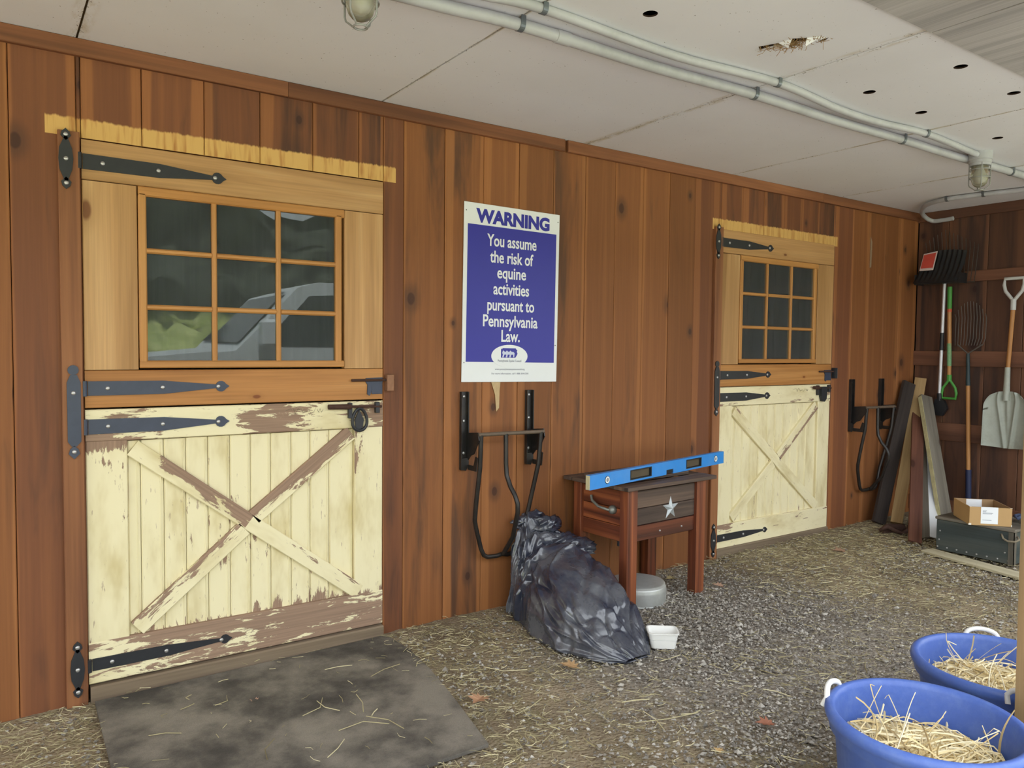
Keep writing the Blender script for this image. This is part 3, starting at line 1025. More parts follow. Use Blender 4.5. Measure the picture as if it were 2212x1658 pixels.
def make_sign():
    # 2 ft x 3 ft plastic board, slightly tilted
    r = thing('warning_sign', 'blue and white warning sign on the wall above the nearer saddle rack', 'sign', (1.992, -0.004, 1.229),
              rot=(0, math.radians(0.6), 0))
    obj('sign_board', MB().box(0, 0.610, -0.006, 0, 0, 0.915, 0.0015), M['sign_white'], r)
    obj('blue_field', MB().box(0.022, 0.588, -0.0075, -0.005, 0.104, 0.806), M['sign_blue'], r)
    B, Wt = M['sign_blue'], M['sign_white']
    letters('WARNING', 0.470, 0.822, 0.305, 0.092, B, r, -0.0066, 0.0045)
    for body, w, z in (('You assume', 0.315, 0.706), ('the risk of', 0.276, 0.622), ('equine', 0.184, 0.543), ('activities', 0.228, 0.458),
                       ('pursuant to', 0.300, 0.374), ('Pennsylvania', 0.350, 0.290), ('Law.', 0.118, 0.213)):
        letters(body, w, z, 0.296, 0.086, Wt, r, -0.0082, 0.0015)
    ov = [(0.292 + 0.116 * math.cos(a), 0.136 + 0.060 * math.sin(a)) for a in [2 * math.pi * k / 40 for k in range(40)]]
    emblem = obj('emblem', MB().prism(ov, -0.0086, -0.0072), Wt, r)
    st = [(0.236, 0.128), (0.236, 0.176), (0.243, 0.172), (0.246, 0.178), (0.330, 0.178), (0.334, 0.172), (0.340, 0.168), (0.337, 0.160), (0.342, 0.150),
          (0.338, 0.143), (0.330, 0.130), (0.322, 0.128)]
    obj('emblem_state', MB().prism(st, -0.0092, -0.0084), B, emblem)
    # three pale horses side by side
    hs = MB()
    for dx in (0.0, 0.022, 0.044):
        hs.prism([(0.244 + dx, 0.130), (0.248 + dx, 0.146), (0.243 + dx, 0.152), (0.247 + dx, 0.163), (0.251 + dx, 0.166), (0.258 + dx, 0.160), (0.272 + dx, 0.158),
                  (0.278 + dx, 0.152), (0.276 + dx, 0.131), (0.271 + dx, 0.131), (0.268 + dx, 0.145), (0.257 + dx, 0.144), (0.252 + dx, 0.130)], -0.0098 - dx * 0.005, -0.009)
    obj('emblem_horses', hs, plain('pale_blue_print', lin(206, 214, 238), 0.5), emblem)
    gm = plain('grey_print', lin(128, 132, 150), 0.5)
    letters('Pennsylvania Equine Council', 0.150, 0.106, 0.292, 0.017, gm, r, -0.0091)
    letters('www.pennsylvaniaequinecouncil.org', 0.190, 0.063, 0.297, 0.0135, gm, r, -0.0064)
    letters('For more information, call 1-888-304-0281', 0.236, 0.040, 0.299, 0.0125, gm, r, -0.0064)
    nm = MB().lathe([(0.003, -0.0062), (0.002, -0.0075), (0, -0.008)], 8, axis='y').mesh('nail')
    nm.materials.append(M['iron'])
    for (x, z) in ((0.012, 0.872), (0.598, 0.874), (0.012, 0.10), (0.596, 0.20)):
        obj('nail', nm, None, r, (x, 0, z))


make_sign()

# pale scuffs on the boards where something was pulled off
gl = MB()
gl.prism([(-0.028, 0.155), (0.030, 0.165), (0.024, 0.11), (0.022, 0.02), (0.004, 0.0), (-0.004, 0.09)], 0, -0.0012)
o = obj('glue_smear', gl, plain('old_glue', lin(196, 170, 130), 0.7, 0.3, 0, 0.2, 60), None, (2.205, -0.0022, 1.07))
tag(o, 'pale vertical smear of old glue just under the blue sign', 'glue smear')
o = obj('glue_smear', MB().prism([(-0.012, 0.0), (0.010, 0.004), (0.014, 0.20), (-0.008, 0.24)], 0, -0.0012),
        plain('old_glue2', lin(150, 128, 106), 0.7, 0.3, 0, 0.2, 60), None, (5.685, -0.0022, 2.06))
tag(o, 'pale vertical smear right of the farther stable door', 'glue smear')


# ================================================================== SADDLE RACKS
def make_rack():
    r = thing('saddle_rack', 'black folding saddle rack on the wall below the blue sign', 'saddle rack', (2.0, -0.002, 0.28), group='folding saddle racks')
    K = plain('black_enamel', lin(30, 28, 28), 0.4, 0.5, 0, 0.3, 30, 0.08, lin(70, 60, 50), 0.3)
    for i, x in enumerate((-0.015, 0.395)):
        b = obj('bracket', MB().box(x, x + 0.046, -0.004, 0, 0.50, 0.90, 0.001).box(x, x + 0.005, -0.022, -0.004, 0.50, 0.90)
                .box(x + 0.041, x + 0.046, -0.022, -0.004, 0.56, 0.90)
                .prism([(x + 0.004, 0.50), (x + 0.030, 0.495), (x + 0.046, 0.52), (x + 0.046, 0.56), (x + 0.004, 0.56)], -0.004, -0.02), K, r)
        screws(b, [(x + 0.023, 0.875), (x + 0.023, 0.75), (x + 0.023, 0.585)], -0.004)
        # hinge ear standing out from the wall, with the hook it drops into
        obj('hinge_ear', MB().prism([(-0.02, 0.55), (-0.02, 0.69), (-0.115, 0.70), (-0.125, 0.66), (-0.075, 0.585), (-0.045, 0.575)], x + 0.040, x + 0.046, plane='yz')
            .prism([(-0.02, 0.50), (-0.02, 0.525), (-0.075, 0.525), (-0.092, 0.575), (-0.110, 0.57), (-0.10, 0.50)], x + 0.040, x + 0.046, plane='yz'), K, r)
    obj('cross_bar', MB().tube([(0.028, -0.115, 0.688), (0.438, -0.115, 0.684)], 0.0105, 8), plain('worn_bar', lin(104, 90, 76), 0.55, 0.4, 0, 0.3, 40), r, smooth=True, auto=50)
    hoop = [(0.045, -0.115, 0.685), (0.046, -0.105, 0.52), (0.047, -0.07, 0.34), (0.050, -0.052, 0.24), (0.062, -0.045, 0.20), (0.095, -0.042, 0.085), (0.112, -0.042, 0.05),
            (0.135, -0.042, 0.036), (0.19, -0.044, 0.034), (0.225, -0.046, 0.04), (0.26, -0.044, 0.032), (0.30, -0.042, 0.036), (0.325, -0.042, 0.05), (0.342, -0.042, 0.085),
            (0.37, -0.045, 0.20), (0.385, -0.052, 0.25), (0.396, -0.075, 0.36), (0.414, -0.105, 0.52), (0.42, -0.115, 0.685)]
    obj('hoop', MB().tube(hoop, 0.0122, 8), K, r, smooth=True, auto=50)
    arm = [(0.195, -0.115, 0.685), (0.196, -0.117, 0.53), (0.198, -0.122, 0.47), (0.203, -0.15, 0.415), (0.208, -0.185, 0.375), (0.212, -0.203, 0.335), (0.215, -0.20, 0.29),
           (0.22, -0.15, 0.15), (0.224, -0.06, 0.045)]
    obj('centre_arm', MB().tube(arm, 0.0122, 8), K, r, smooth=True, auto=50)
    return r


rack = make_rack()
rack2 = copy_tree(rack)
rack2.location = (5.458, -0.002, 0.295)
rack2['label'] = 'black folding saddle rack on the wall right of the farther stable door'


# ================================================================== RUBBISH BAG
def make_bag():
    keys = [  # y, centre x, half width, height
        (-0.035, 2.415, 0.100, 0.480), (-0.075, 2.415, 0.150, 0.495), (-0.12, 2.41, 0.175, 0.440), (-0.16, 2.41, 0.195, 0.405), (-0.20, 2.415, 0.225, 0.350), (-0.27, 2.435, 0.255, 0.375),
        (-0.33, 2.43, 0.265, 0.355), (-0.40, 2.41, 0.275, 0.335), (-0.52, 2.395, 0.262, 0.305), (-0.64, 2.37, 0.236, 0.245), (-0.74, 2.36, 0.200, 0.180),
        (-0.82, 2.35, 0.160, 0.110), (-0.88, 2.35, 0.120, 0.060), (-0.93, 2.37, 0.075, 0.018)]
    nv, nu = 210, 210

    def key(t):
        x = t * (len(keys) - 1)
        i = min(int(x), len(keys) - 2)
        f = x - i
        f = f * f * (3 - 2 * f) * 0.5 + f * 0.5
        return [keys[i][k] * (1 - f) + keys[i + 1][k] * f for k in range(4)]

    def ridge(p, s):
        n = noise.noise((p[0] * s, p[1] * s, p[2] * s))
        return 1 - abs(n) * 2

    # crisp creases: straight folds with a sharp crest laid out over the film
    rr = np.random.default_rng(21)
    uu, tt = np.meshgrid(np.linspace(0, 0.95, nu), np.linspace(0, 1.0, nv))
    wu = uu + 0.035 * np.sin(tt * 9 + 1) + 0.02 * np.sin(uu * 15 + tt * 6)
    wt = tt + 0.03 * np.sin(uu * 11 + 2)
    disp = np.zeros_like(uu)

    def fold(cu, ct, ang, ln, w, h):
        c_, s_ = math.cos(ang), math.sin(ang)
        q = (wu - cu) * c_ + (wt - ct) * s_
        d = -(wu - cu) * s_ + (wt - ct) * c_
        prof_ = np.clip(1 - np.abs(d) / w, 0, 1) ** 1.25
        return h * prof_ * np.clip(1 - (q / ln) ** 2, 0, 1)
    for _ in range(70):
        disp += fold(rr.uniform(0.05, 0.9), rr.uniform(0.0, 0.40), rr.uniform(-0.9, 0.9), rr.uniform(0.06, 0.22), rr.uniform(0.014, 0.040), rr.choice([-1, 1, 1]) * rr.uniform(0.008, 0.026))
    for _ in range(75):
        disp += fold(rr.uniform(0.05, 0.9), rr.uniform(0.33, 0.95), math.pi / 2 + rr.normal(0, 0.75), rr.uniform(0.06, 0.26), rr.uniform(0.014, 0.045), rr.choice([-1, 1]) * rr.uniform(0.004, 0.018))
    for _ in range(30):
        disp += fold(rr.uniform(0.45, 0.9), rr.uniform(0.82, 1.0), rr.uniform(0, 3.1), rr.uniform(0.04, 0.10), rr.uniform(0.008, 0.02), rr.choice([-1, 1]) * rr.uniform(0.003, 0.009))
    for _ in range(9):
        disp += fold(rr.uniform(0.1, 0.85), rr.uniform(0.1, 0.9), rr.uniform(0, 3.1), rr.uniform(0.2, 0.4), rr.uniform(0.09, 0.18), rr.choice([-1, 1]) * rr.uniform(0.012, 0.028))
    vs = []
    for j in range(nv):
        t = j / (nv - 1)
        y, cx, w, h = key(t)
        wf = max(0.0, min(1.0, h / 0.2))
        for i in range(nu):
            a = -0.15 + (math.pi + 0.3) * i / (nu - 1)
            ca, sa = math.cos(a), math.sin(a)
            px = cx - w * (abs(ca) ** 0.75) * (1 if ca > 0 else -1)
            pz = h * (max(0, sa) ** 0.85) + 0.005
            p = Vector((px, y, pz))
            d = float(disp[j, i]) - 0.006 + 0.022 * noise.noise((px * 3.5, y * 3.5, pz * 3.5))
            nrm = Vector((-ca, -0.25 if t > 0.15 else 0.0, max(0.05, sa))).normalized()
            p += nrm * d * (0.25 + 0.75 * wf)
            p.z = max(p.z, 0.003 + 0.006 * abs(math.sin(t * 60 + ca * 3)))
            p.y = min(p.y, -0.008)
            p.z += ground_z(px)
            vs.append(tuple(p - Vector((2.4, -0.45, 0.02))))
    fs = [(j * nu + i, j * nu + i + 1, (j + 1) * nu + i + 1, (j + 1) * nu + i) for j in range(nv - 1) for i in range(nu - 1)]
    me = bpy.data.meshes.new('bag_film')
    fs.append(tuple(range(nu)))
    fs.append(tuple((nv - 1) * nu + i for i in reversed(range(nu))))
    me.from_pydata(vs, [], fs)
    for p in me.polygons:
        p.use_smooth = True
    m = NT('black_bag_film')
    tc = m.n('ShaderNodeTexCoord').outputs['Object']
    crk = m.noise(tc, 7.0, 2.0, 0.5, 1.6)
    crk2 = m.noise(tc, 22.0, 2.0, 0.5, 1.5)
    dust = m.noise(m.n('ShaderNodeVectorMath', _operation='ADD', **{'0': tc, '1': (3.1, 0.4, 1.2)}), 4.5, 5.0, 0.65)
    sp = m.n('ShaderNodeSeparateXYZ', Vector=tc)
    where = m.math('ADD', dust, m.math('MULTIPLY', m.math('ADD', sp.outputs[0], sp.outputs[1]), -0.05))
    dm = m.math('MULTIPLY', m.smooth(where, 0.38, 0.78), 0.62)
    col = m.mix(dm, lin(44, 49, 66), lin(124, 126, 130))
    hgt = m.math('ADD', crk, m.math('MULTIPLY', crk2, 0.35))
    m.bsdf(col, m.math('ADD', 0.17, m.math('MULTIPLY', dm, 0.36)), bump=hgt, bstr=0.15, bdist=0.02, spec=1.0)
    me.materials.append(m.mat)
    o = bpy.data.objects.new('rubbish_bag', me)
    COL.objects.link(o)
    o.location = (2.4, -0.45, 0.02)
    tag(o, 'crumpled dusty black plastic rubbish bag slumped against the wall', 'rubbish bag')
    # loose gathered mouth of the bag: crumpled lobes
    for (cx, cy, cz, rx, ry, rz, sd) in ((2.47, -0.10, 0.455, 0.085, 0.06, 0.055, 1), (2.40, -0.05, 0.475, 0.10, 0.04, 0.04, 2), (2.585, -0.22, 0.335, 0.11, 0.08, 0.055, 3), (2.50, -0.17, 0.375, 0.12, 0.08, 0.045, 4)):
        mb = MB()

        def fn(u, v, cx=cx, cy=cy, cz=cz, rx=rx, ry=ry, rz=rz, sd=sd):
            a, b = u * 2 * math.pi, (v - 0.5) * math.pi * 0.98
            d = Vector((math.cos(a) * math.cos(b), math.sin(a) * math.cos(b), math.sin(b)))
            k = 1 + 0.55 * (1 - 2 * abs(noise.noise(d * 1.5 + Vector((sd * 9, 0, 0))))) - 0.4 + 0.12 * (1 - 2 * abs(noise.noise(d * 3.6 + Vector((sd * 5, 2, 0)))))
            y = cy + d.y * ry * k
            return (cx + d.x * rx * k - 2.4, min(y, -0.006) + 0.45, cz + d.z * rz * k - 0.02)
        mb.grid(fn, 40, 26, closed_u=True)
        obj('gathered_fold', mb, m.mat, o, smooth=True)
    return o


make_bag()


# ================================================================== WOODEN COOLER STAND
def make_cooler():
    red = wood('red_cedar', lin(66, 36, 28), lin(112, 60, 40), lin(164, 96, 58), knots=0.25, rough=0.4, tone=0.35, spec=0.45, streak=14)
    greyed = wood('weathered_cedar', lin(52, 42, 38), lin(84, 70, 62), lin(122, 100, 84), knots=0.35, rough=0.6, tone=0.4, streak=10)
    r = thing('cooler_stand', 'weathered red cedar patio cooler on four legs with a silver star', 'patio cooler', (2.72, -0.475, 0.02), rz=math.radians(3.5))
    W_, Dp, Ht = 0.635, 0.415, 0.655
    lw = 0.075
    for (x, y) in ((0, 0), (W_ - lw, 0), (0, Dp - 0.06), (W_ - lw, Dp - 0.06)):
        obj('leg', MB().box(x, x + lw, y, y + 0.06, 0.0, Ht, 0.003), red, r, grain='z')
    zb = 0.372
    hs = [zb, zb + 0.085, zb + 0.175, Ht - 0.012]
    for i in range(3):
        obj('front_board', MB().box(lw, W_ - lw, 0.018, 0.036, hs[i], hs[i + 1] - 0.003, 0.003), red if i == 0 else greyed, r, grain='x')
        obj('back_board', MB().box(lw, W_ - lw, Dp - 0.036, Dp - 0.018, hs[i], hs[i + 1] - 0.003, 0.003), red, r, grain='x')
        for s in (0.018, W_ - 0.036):
            obj('side_board', MB().box(s, s + 0.018, 0.06, Dp - 0.06, hs[i], hs[i + 1] - 0.003, 0.003), red, r, grain='y')
    obj('bottom_board', MB().box(0.036, W_ - 0.036, 0.036, Dp - 0.036, zb, zb + 0.015), greyed, r, grain='x')
    # top frame with a hinged lid of three boards
    z0 = Ht
    for (x0, x1, y0, y1, g) in ((-0.035, W_ + 0.06, -0.03, 0.075, 'x'), (-0.035, W_ + 0.06, Dp - 0.02, Dp + 0.05, 'x'), (-0.035, 0.07, 0.076, Dp - 0.021, 'y'),
                                (W_ - 0.055, W_ + 0.06, 0.076, Dp - 0.021, 'y')):
        obj('top_frame', MB().box(x0, x1, y0, y1, z0, z0 + 0.02, 0.003), greyed, r, grain=g)
    lid = thing('lid', 'boarded lid', None, (0.05, 0.08, z0 + 0.0205))
    lid.parent = r
    for i in range(3):
        obj('lid_board', MB().box(0.0, W_ - 0.10, i * 0.103, i * 0.103 + 0.100, 0.0, 0.018, 0.003), greyed, lid, grain='x')
    # pressed metal star
    sv, sf = [], []
    for k in range(10):
        a = math.pi / 2 + k * math.pi / 5
        q = 0.066 if k % 2 == 0 else 0.026
        sv.append((q * math.cos(a), 0, q * math.sin(a)))
    sv.append((0, -0.016, 0))
    sv.append((0, 0.0, 0))
    for k in range(10):
        sf.append((k, (k + 1) % 10, 10))
        sf.append(((k + 1) % 10, k, 11))
    obj('star', MB().add(sv, sf), plain('dull_silver', lin(186, 192, 196), 0.45, 0.5, 0.35, 0.12, 30), r, (0.355, 0.018, 0.52))
    # lever tap and iron handle on the left side
    hm = plain('zinc', lin(140, 142, 136), 0.45, 0.5, 0.5)
    hd = thing('side_handle', 'grey metal carrying handle', None, (0.018, 0.20, 0.555))
    hd.parent = r
    obj('handle_bar', MB().tube([(-0.012, 0.075, 0.03), (-0.03, 0.062, 0.035), (-0.034, 0.05, 0.012), (-0.036, 0.0, -0.012), (-0.03, -0.07, -0.02), (-0.004, -0.08, -0.02)], 0.0075, 8), hm, hd, smooth=True, auto=50)
    obj('handle_cup', MB().lathe([(0.024, 0.0), (0.022, -0.02), (0.012, -0.03), (0.0, -0.031)], 14, (0, -0.08, -0.02), axis='x'), hm, hd, smooth=True)
    obj('drain_tap', MB().tube([(0.0, 0.09, 0.37), (-0.0, 0.09, 0.34)], 0.016, 10).tube([(0.0, 0.09, 0.35), (0.0, 0.03, 0.345)], 0.01, 8).box(-0.008, 0.008, 0.0, 0.03, 0.31, 0.36, 0.003),
        M['iron'], r, (0.05, 0.01, 0.0))
    for x in (0.27, 0.45):
        obj('stud', MB().lathe([(0.006, 0), (0.004, -0.004), (0, -0.005)], 8, (x, 0.018, 0.407), axis='y'), M['screw'], r)
    return r


make_cooler()


def make_level():
    blue = plain('blue_enamel', lin(50, 140, 222), 0.38, 0.5, 0, 0.06, 14, 0.0, lin(150, 176, 200), 0.12)
    L, hh, tt = 1.325, 0.072, 0.026
    a, b = Vector((2.41, -0.535)), Vector((3.71, -0.262))
    ang = math.atan2(b.y - a.y, b.x - a.x)
    r = thing('spirit_level', 'long blue box spirit level lying across the cooler top', 'spirit level', (a.x, a.y, 0.7165), rz=ang)
    W1 = [(0.255, 0.405), (0.672, 0.80)]
    nz0, nz1 = 0.516 * L, 0.57 * L
    # hollow box section with real window openings
    poly = []
    body = MB()
    cuts = [0.0]
    segs = []
    x = 0.0
    for (s, e) in sorted(W1):
        segs.append((x, s * L, None))
        segs.append((s * L, e * L, 'w'))
        x = e * L
    segs.append((x, L, None))
    for (s, e, k) in segs:
        if k == 'w':
            body.box(s, e, 0, tt, 0, 0.012)
            body.box(s, e, 0, tt, hh - 0.012, hh)
        elif s < nz0 < e:
            body.box(s, nz0, 0, tt, 0, hh)
            body.box(nz0, nz1, 0, tt, 0.026, hh)
            body.box(nz1, e, 0, tt, 0, hh)
        else:
            body.box(s, e, 0, tt, 0, hh)
    obj('level_body', body, blue, r)
    blk = plain('black_plastic', lin(34, 34, 36), 0.45, 0.4)
    glass = plain('smoky_vial', lin(92, 84, 70), 0.15, 0.6)
    for (s, e) in W1:
        fr = obj('window_frame', MB().box(s * L, e * L, -0.001, tt + 0.001, 0.010, 0.015).box(s * L, e * L, -0.001, tt + 0.001, hh - 0.015, hh - 0.010)
                 .box(s * L, s * L + 0.007, -0.001, tt + 0.001, 0.015, hh - 0.015).box(e * L - 0.007, e * L, -0.001, tt + 0.001, 0.015, hh - 0.015), blk, r)
        obj('vial', MB().box(s * L + 0.007, e * L - 0.007, tt * 0.45, tt * 0.55, 0.015, hh - 0.015), glass, fr)
    obj('notch_liner', MB().box(nz0, nz1, 0.004, tt - 0.004, 0.004, 0.026, 0.001), blk, r)
    for fx in (0.105, 0.926):
        ring = obj('vial_ring', MB().lathe([(0.017, 0.0), (0.017, -0.002), (0.011, -0.002), (0.011, 0.0)], 24, (fx * L, -0.0005, hh / 2), axis='y'), M['sign_white'], r)
        obj('round_vial', MB().lathe([(0.011, 0), (0.0, -0.001)], 20, (fx * L, -0.0006, hh / 2), axis='y'), plain('grey_vial', lin(150, 150, 150), 0.2, 0.6), ring)
        obj('ring_rim', MB().tube([(fx * L + 0.0185 * math.cos(t), -0.001, hh / 2 + 0.0185 * math.sin(t)) for t in [2 * math.pi * k / 24 for k in range(24)]], 0.0016, 6, closed=True), blk, ring)
    cr = plain('cream_cap', lin(188, 180, 146), 0.6, 0.3, 0, 0.15, 60)
    obj('end_cap', MB().box(-0.004, 0, 0.001, tt - 0.001, 0.001, hh - 0.001, 0.001), cr, r)
    obj('end_cap', MB().box(L, L + 0.004, 0.001, tt - 0.001, 0.001, hh - 0.001, 0.001), blk, r)


make_level()


def make_pan():
    m = plain('dull_aluminium', lin(196, 199, 198), 0.42, 0.5, 0.4, 0.2, 9, 0.1, lin(140, 138, 128), 0.4)
    r = thing('feed_pan', 'upturned dented grey metal pan under the patio cooler', 'pan', (2.952, -0.315, 0.018))
    mb = MB()
    prof = [(0.150, 0.0), (0.157, 0.004), (0.160, 0.03), (0.162, 0.075), (0.158, 0.098), (0.146, 0.108), (0.125, 0.111), (0.06, 0.112), (0.0, 0.112)]

    def fn(u, v):
        a = u * 2 * math.pi
        x = v * (len(prof) - 1)
        i = min(int(x), len(prof) - 2)
        f = x - i
        rr = prof[i][0] * (1 - f) + prof[i + 1][0] * f
        z = prof[i][1] * (1 - f) + prof[i + 1][1] * f
        rr *= 1 + 0.012 * math.sin(3 * a + 1) - 0.07 * math.exp(-((a - 5.6) / 0.13) ** 2) * (z < 0.105)
        return (rr * math.cos(a), rr * math.sin(a), z)
    mb.grid(fn, 64, 33, closed_u=True)
    obj('pan_shell', mb, m, r, smooth=True)
    obj('rim_bead', MB().tube([(0.157 * math.cos(t), 0.157 * math.sin(t), 0.006) for t in [2 * math.pi * k / 48 for k in range(48)]], 0.006, 6, closed=True), m, r, smooth=True)
    for x, y in ((-0.09, -0.02), (0.03, 0.09)):
        obj('rivet', MB().lathe([(0.005, 0.111), (0.003, 0.115), (0, 0.1155)], 8, (x, y, 0)), M['iron'], r)


make_pan()


def make_tub():
    w = plain('white_plastic', lin(240, 240, 236), 0.35, 0.4, 0, 0.03, 20)
    r = thing('plastic_tub', 'small empty white plastic tub on the gravel beside the rubbish bag', 'tub', (2.572, -0.878, 0.024), rz=math.radians(-38))

    def rr(t, hw, hd, rad):
        pts = []
        for cxs, cys, a0 in ((1, 1, 0), (-1, 1, 90), (-1, -1, 180), (1, -1, 270)):
            for k in range(5):
                a = math.radians(a0 + k * 22.5)
                pts.append((cxs * (hw - rad) + rad * math.cos(a), cys * (hd - rad) + rad * math.sin(a)))
        return pts
    rings = [(0.050, 0.034, 0.016, 0.0), (0.056, 0.040, 0.018, 0.004), (0.062, 0.046, 0.02, 0.040), (0.068, 0.052, 0.022, 0.072), (0.072, 0.056, 0.023, 0.074), (0.072, 0.056, 0.023, 0.079),
             (0.066, 0.050, 0.022, 0.079), (0.060, 0.044, 0.02, 0.040), (0.052, 0.036, 0.016, 0.006), (0.02, 0.014, 0.008, 0.005)]
    vs = []
    for hw, hd, rad, z in rings:
        vs += [(x, y, z) for x, y in rr(0, hw, hd, rad)]
    n = 20
    fs = [tuple(range(n)), tuple((len(rings) - 1) * n + k for k in range(n))]
    for i in range(len(rings) - 1):
        fs += [(i * n + k, i * n + (k + 1) % n, (i + 1) * n + (k + 1) % n, (i + 1) * n + k) for k in range(n)]
    obj('tub_shell', MB().add(vs, fs), w, r, smooth=True, auto=40)
    obj('tub_seam', MB().tube([(x, y, 0.046) for x, y in rr(0, 0.0635, 0.0475, 0.02)], 0.0012, 5, closed=True), plain('grey_seam', lin(206, 206, 202), 0.5), r)


make_tub()

# ================================================================== RUBBER MAT
mm = NT('dusty_rubber')
_tc = mm.n('ShaderNodeTexCoord').outputs['Object']
_a = mm.noise(_tc, 2.6, 5.0, 0.65)
_b = mm.noise(_tc, 220.0, 2.0, 0.6)
_c = mm.mix(mm.smooth(_a, 0.36, 0.66), lin(74, 71, 68), lin(138, 132, 122))
_am = mm.math('ADD', 0.7, mm.math('MULTIPLY', _b, 0.6))
_c = mm.mix(1.0, _c, mm.n('ShaderNodeCombineColor', Red=_am, Green=_am, Blue=_am), 'MULTIPLY')
mm.bsdf(_c, 0.8, bump=_b, bstr=0.5, bdist=0.004, spec=0.25)
mat_out = [(0.325, -0.045), (1.56, -0.04), (1.575, -0.25), (1.555, -0.48), (1.50, -0.80), (1.425, -1.165), (1.22, -1.165), (0.9, -1.175), (0.6, -1.17), (0.33, -1.16), (0.315, -0.6)]
mo = obj('rubber_mat', MB().prism([(x - 0.9, y + 0.6) for x, y in mat_out], 0.0, 0.013, plane='xy'), mm.mat, None, (0.9, -0.6, 0.0045))
mo.rotation_euler = (0, -0.006, 0)
tag(mo, 'worn dusty grey rubber stall mat in front of the nearer stable door', 'mat')


# ================================================================== MUCK BUCKETS AND HAY
def hay_mesh(n, R_, zf, rng, rad=0.0021, lmin=0.07, lmax=0.24):
    """curved dry stalks heaped in a round tub; zf(x,y) gives the heap height"""
    vs, fs = [], []
    for _ in range(n):
        rr = R_ * math.sqrt(rng.random())
        a = rng.uniform(0, 2 * math.pi)
        x, y = rr * math.cos(a), rr * math.sin(a)
        L = rng.uniform(lmin, lmax)
        th = rng.uniform(0, 2 * math.pi)
        curl = rng.uniform(-2.8, 2.8)
        lift = rng.uniform(-0.05, 0.30) if rng.random() < 0.985 else rng.uniform(0.6, 1.2)
        k = 7
        P = []
        px, py = x, y
        pz = zf(x, y) + rng.uniform(-0.025, 0.012)
        for i in range(k):
            P.append((px, py, pz))
            t = th + curl * i / k
            s = L / (k - 1)
            px += s * math.cos(t) * math.cos(lift)
            py += s * math.sin(t) * math.cos(lift)
            q = math.hypot(px, py)
            if q > R_:
                px *= R_ / q
                py *= R_ / q
                pz -= s * math.sin(max(0.0, lift)) * 0.9
            pz = max(zf(px, py) - 0.01, pz + s * math.sin(lift - 0.5 * i / k))
        w = rad * rng.uniform(0.6, 1.5)
        o = len(vs)
        for i, p in enumerate(P):
            t = th + curl * i / k
            nx, ny = -math.sin(t) * w, math.cos(t) * w
            vs += [(p[0] + nx, p[1] + ny, p[2]), (p[0] - nx, p[1] - ny, p[2]), (p[0], p[1], p[2] + w * 1.3)]
        for i in range(k - 1):
            b = o + i * 3
            fs += [(b, b + 1, b + 4, b + 3), (b + 1, b + 2, b + 5, b + 4), (b + 2, b, b + 3, b + 5)]
    return vs, fs


def straw_material(name, c1, c2, c3):
    m = NT(name)
    at = m.n('ShaderNodeAttribute', _attribute_name='tint').outputs['Fac']
    cr = m.n('ShaderNodeValToRGB', Fac=at)
    e = cr.color_ramp.elements
    e[0].position, e[0].color = 0.0, c1
    e[1].position, e[1].color = 1.0, c3
    k = e.new(0.5)
    k.color = c2
    m.bsdf(cr.outputs[0], 0.6, spec=0.3)
    return m.mat


def strands(name, vs, fs, per, mat, parent=None, loc=(0, 0, 0)):
    me = bpy.data.meshes.new(name)
    me.from_pydata(vs, [], fs)
    n = len(vs) // per
    at = me.attributes.new('tint', 'FLOAT', 'POINT')
    at.data.foreach_set('value', np.repeat(RNG.random(n).astype(np.float32), per))
    me.materials.append(mat)
    o = bpy.data.objects.new(name, me)
    COL.objects.link(o)
    o.location = loc
    o.parent = parent
    return o


M['hay'] = straw_material('pale_hay', lin(206, 180, 124), lin(232, 214, 166), lin(246, 236, 202))
M['bucket'] = plain('blue_tub_plastic', lin(80, 108, 184), 0.42, 0.45, 0, 0.08, 60, 0.12, lin(120, 146, 200), 0.25)
M['rope'] = plain('white_rope', lin(236, 236, 232), 0.6, 0.3, 0, 0.06, 200, 0.3)


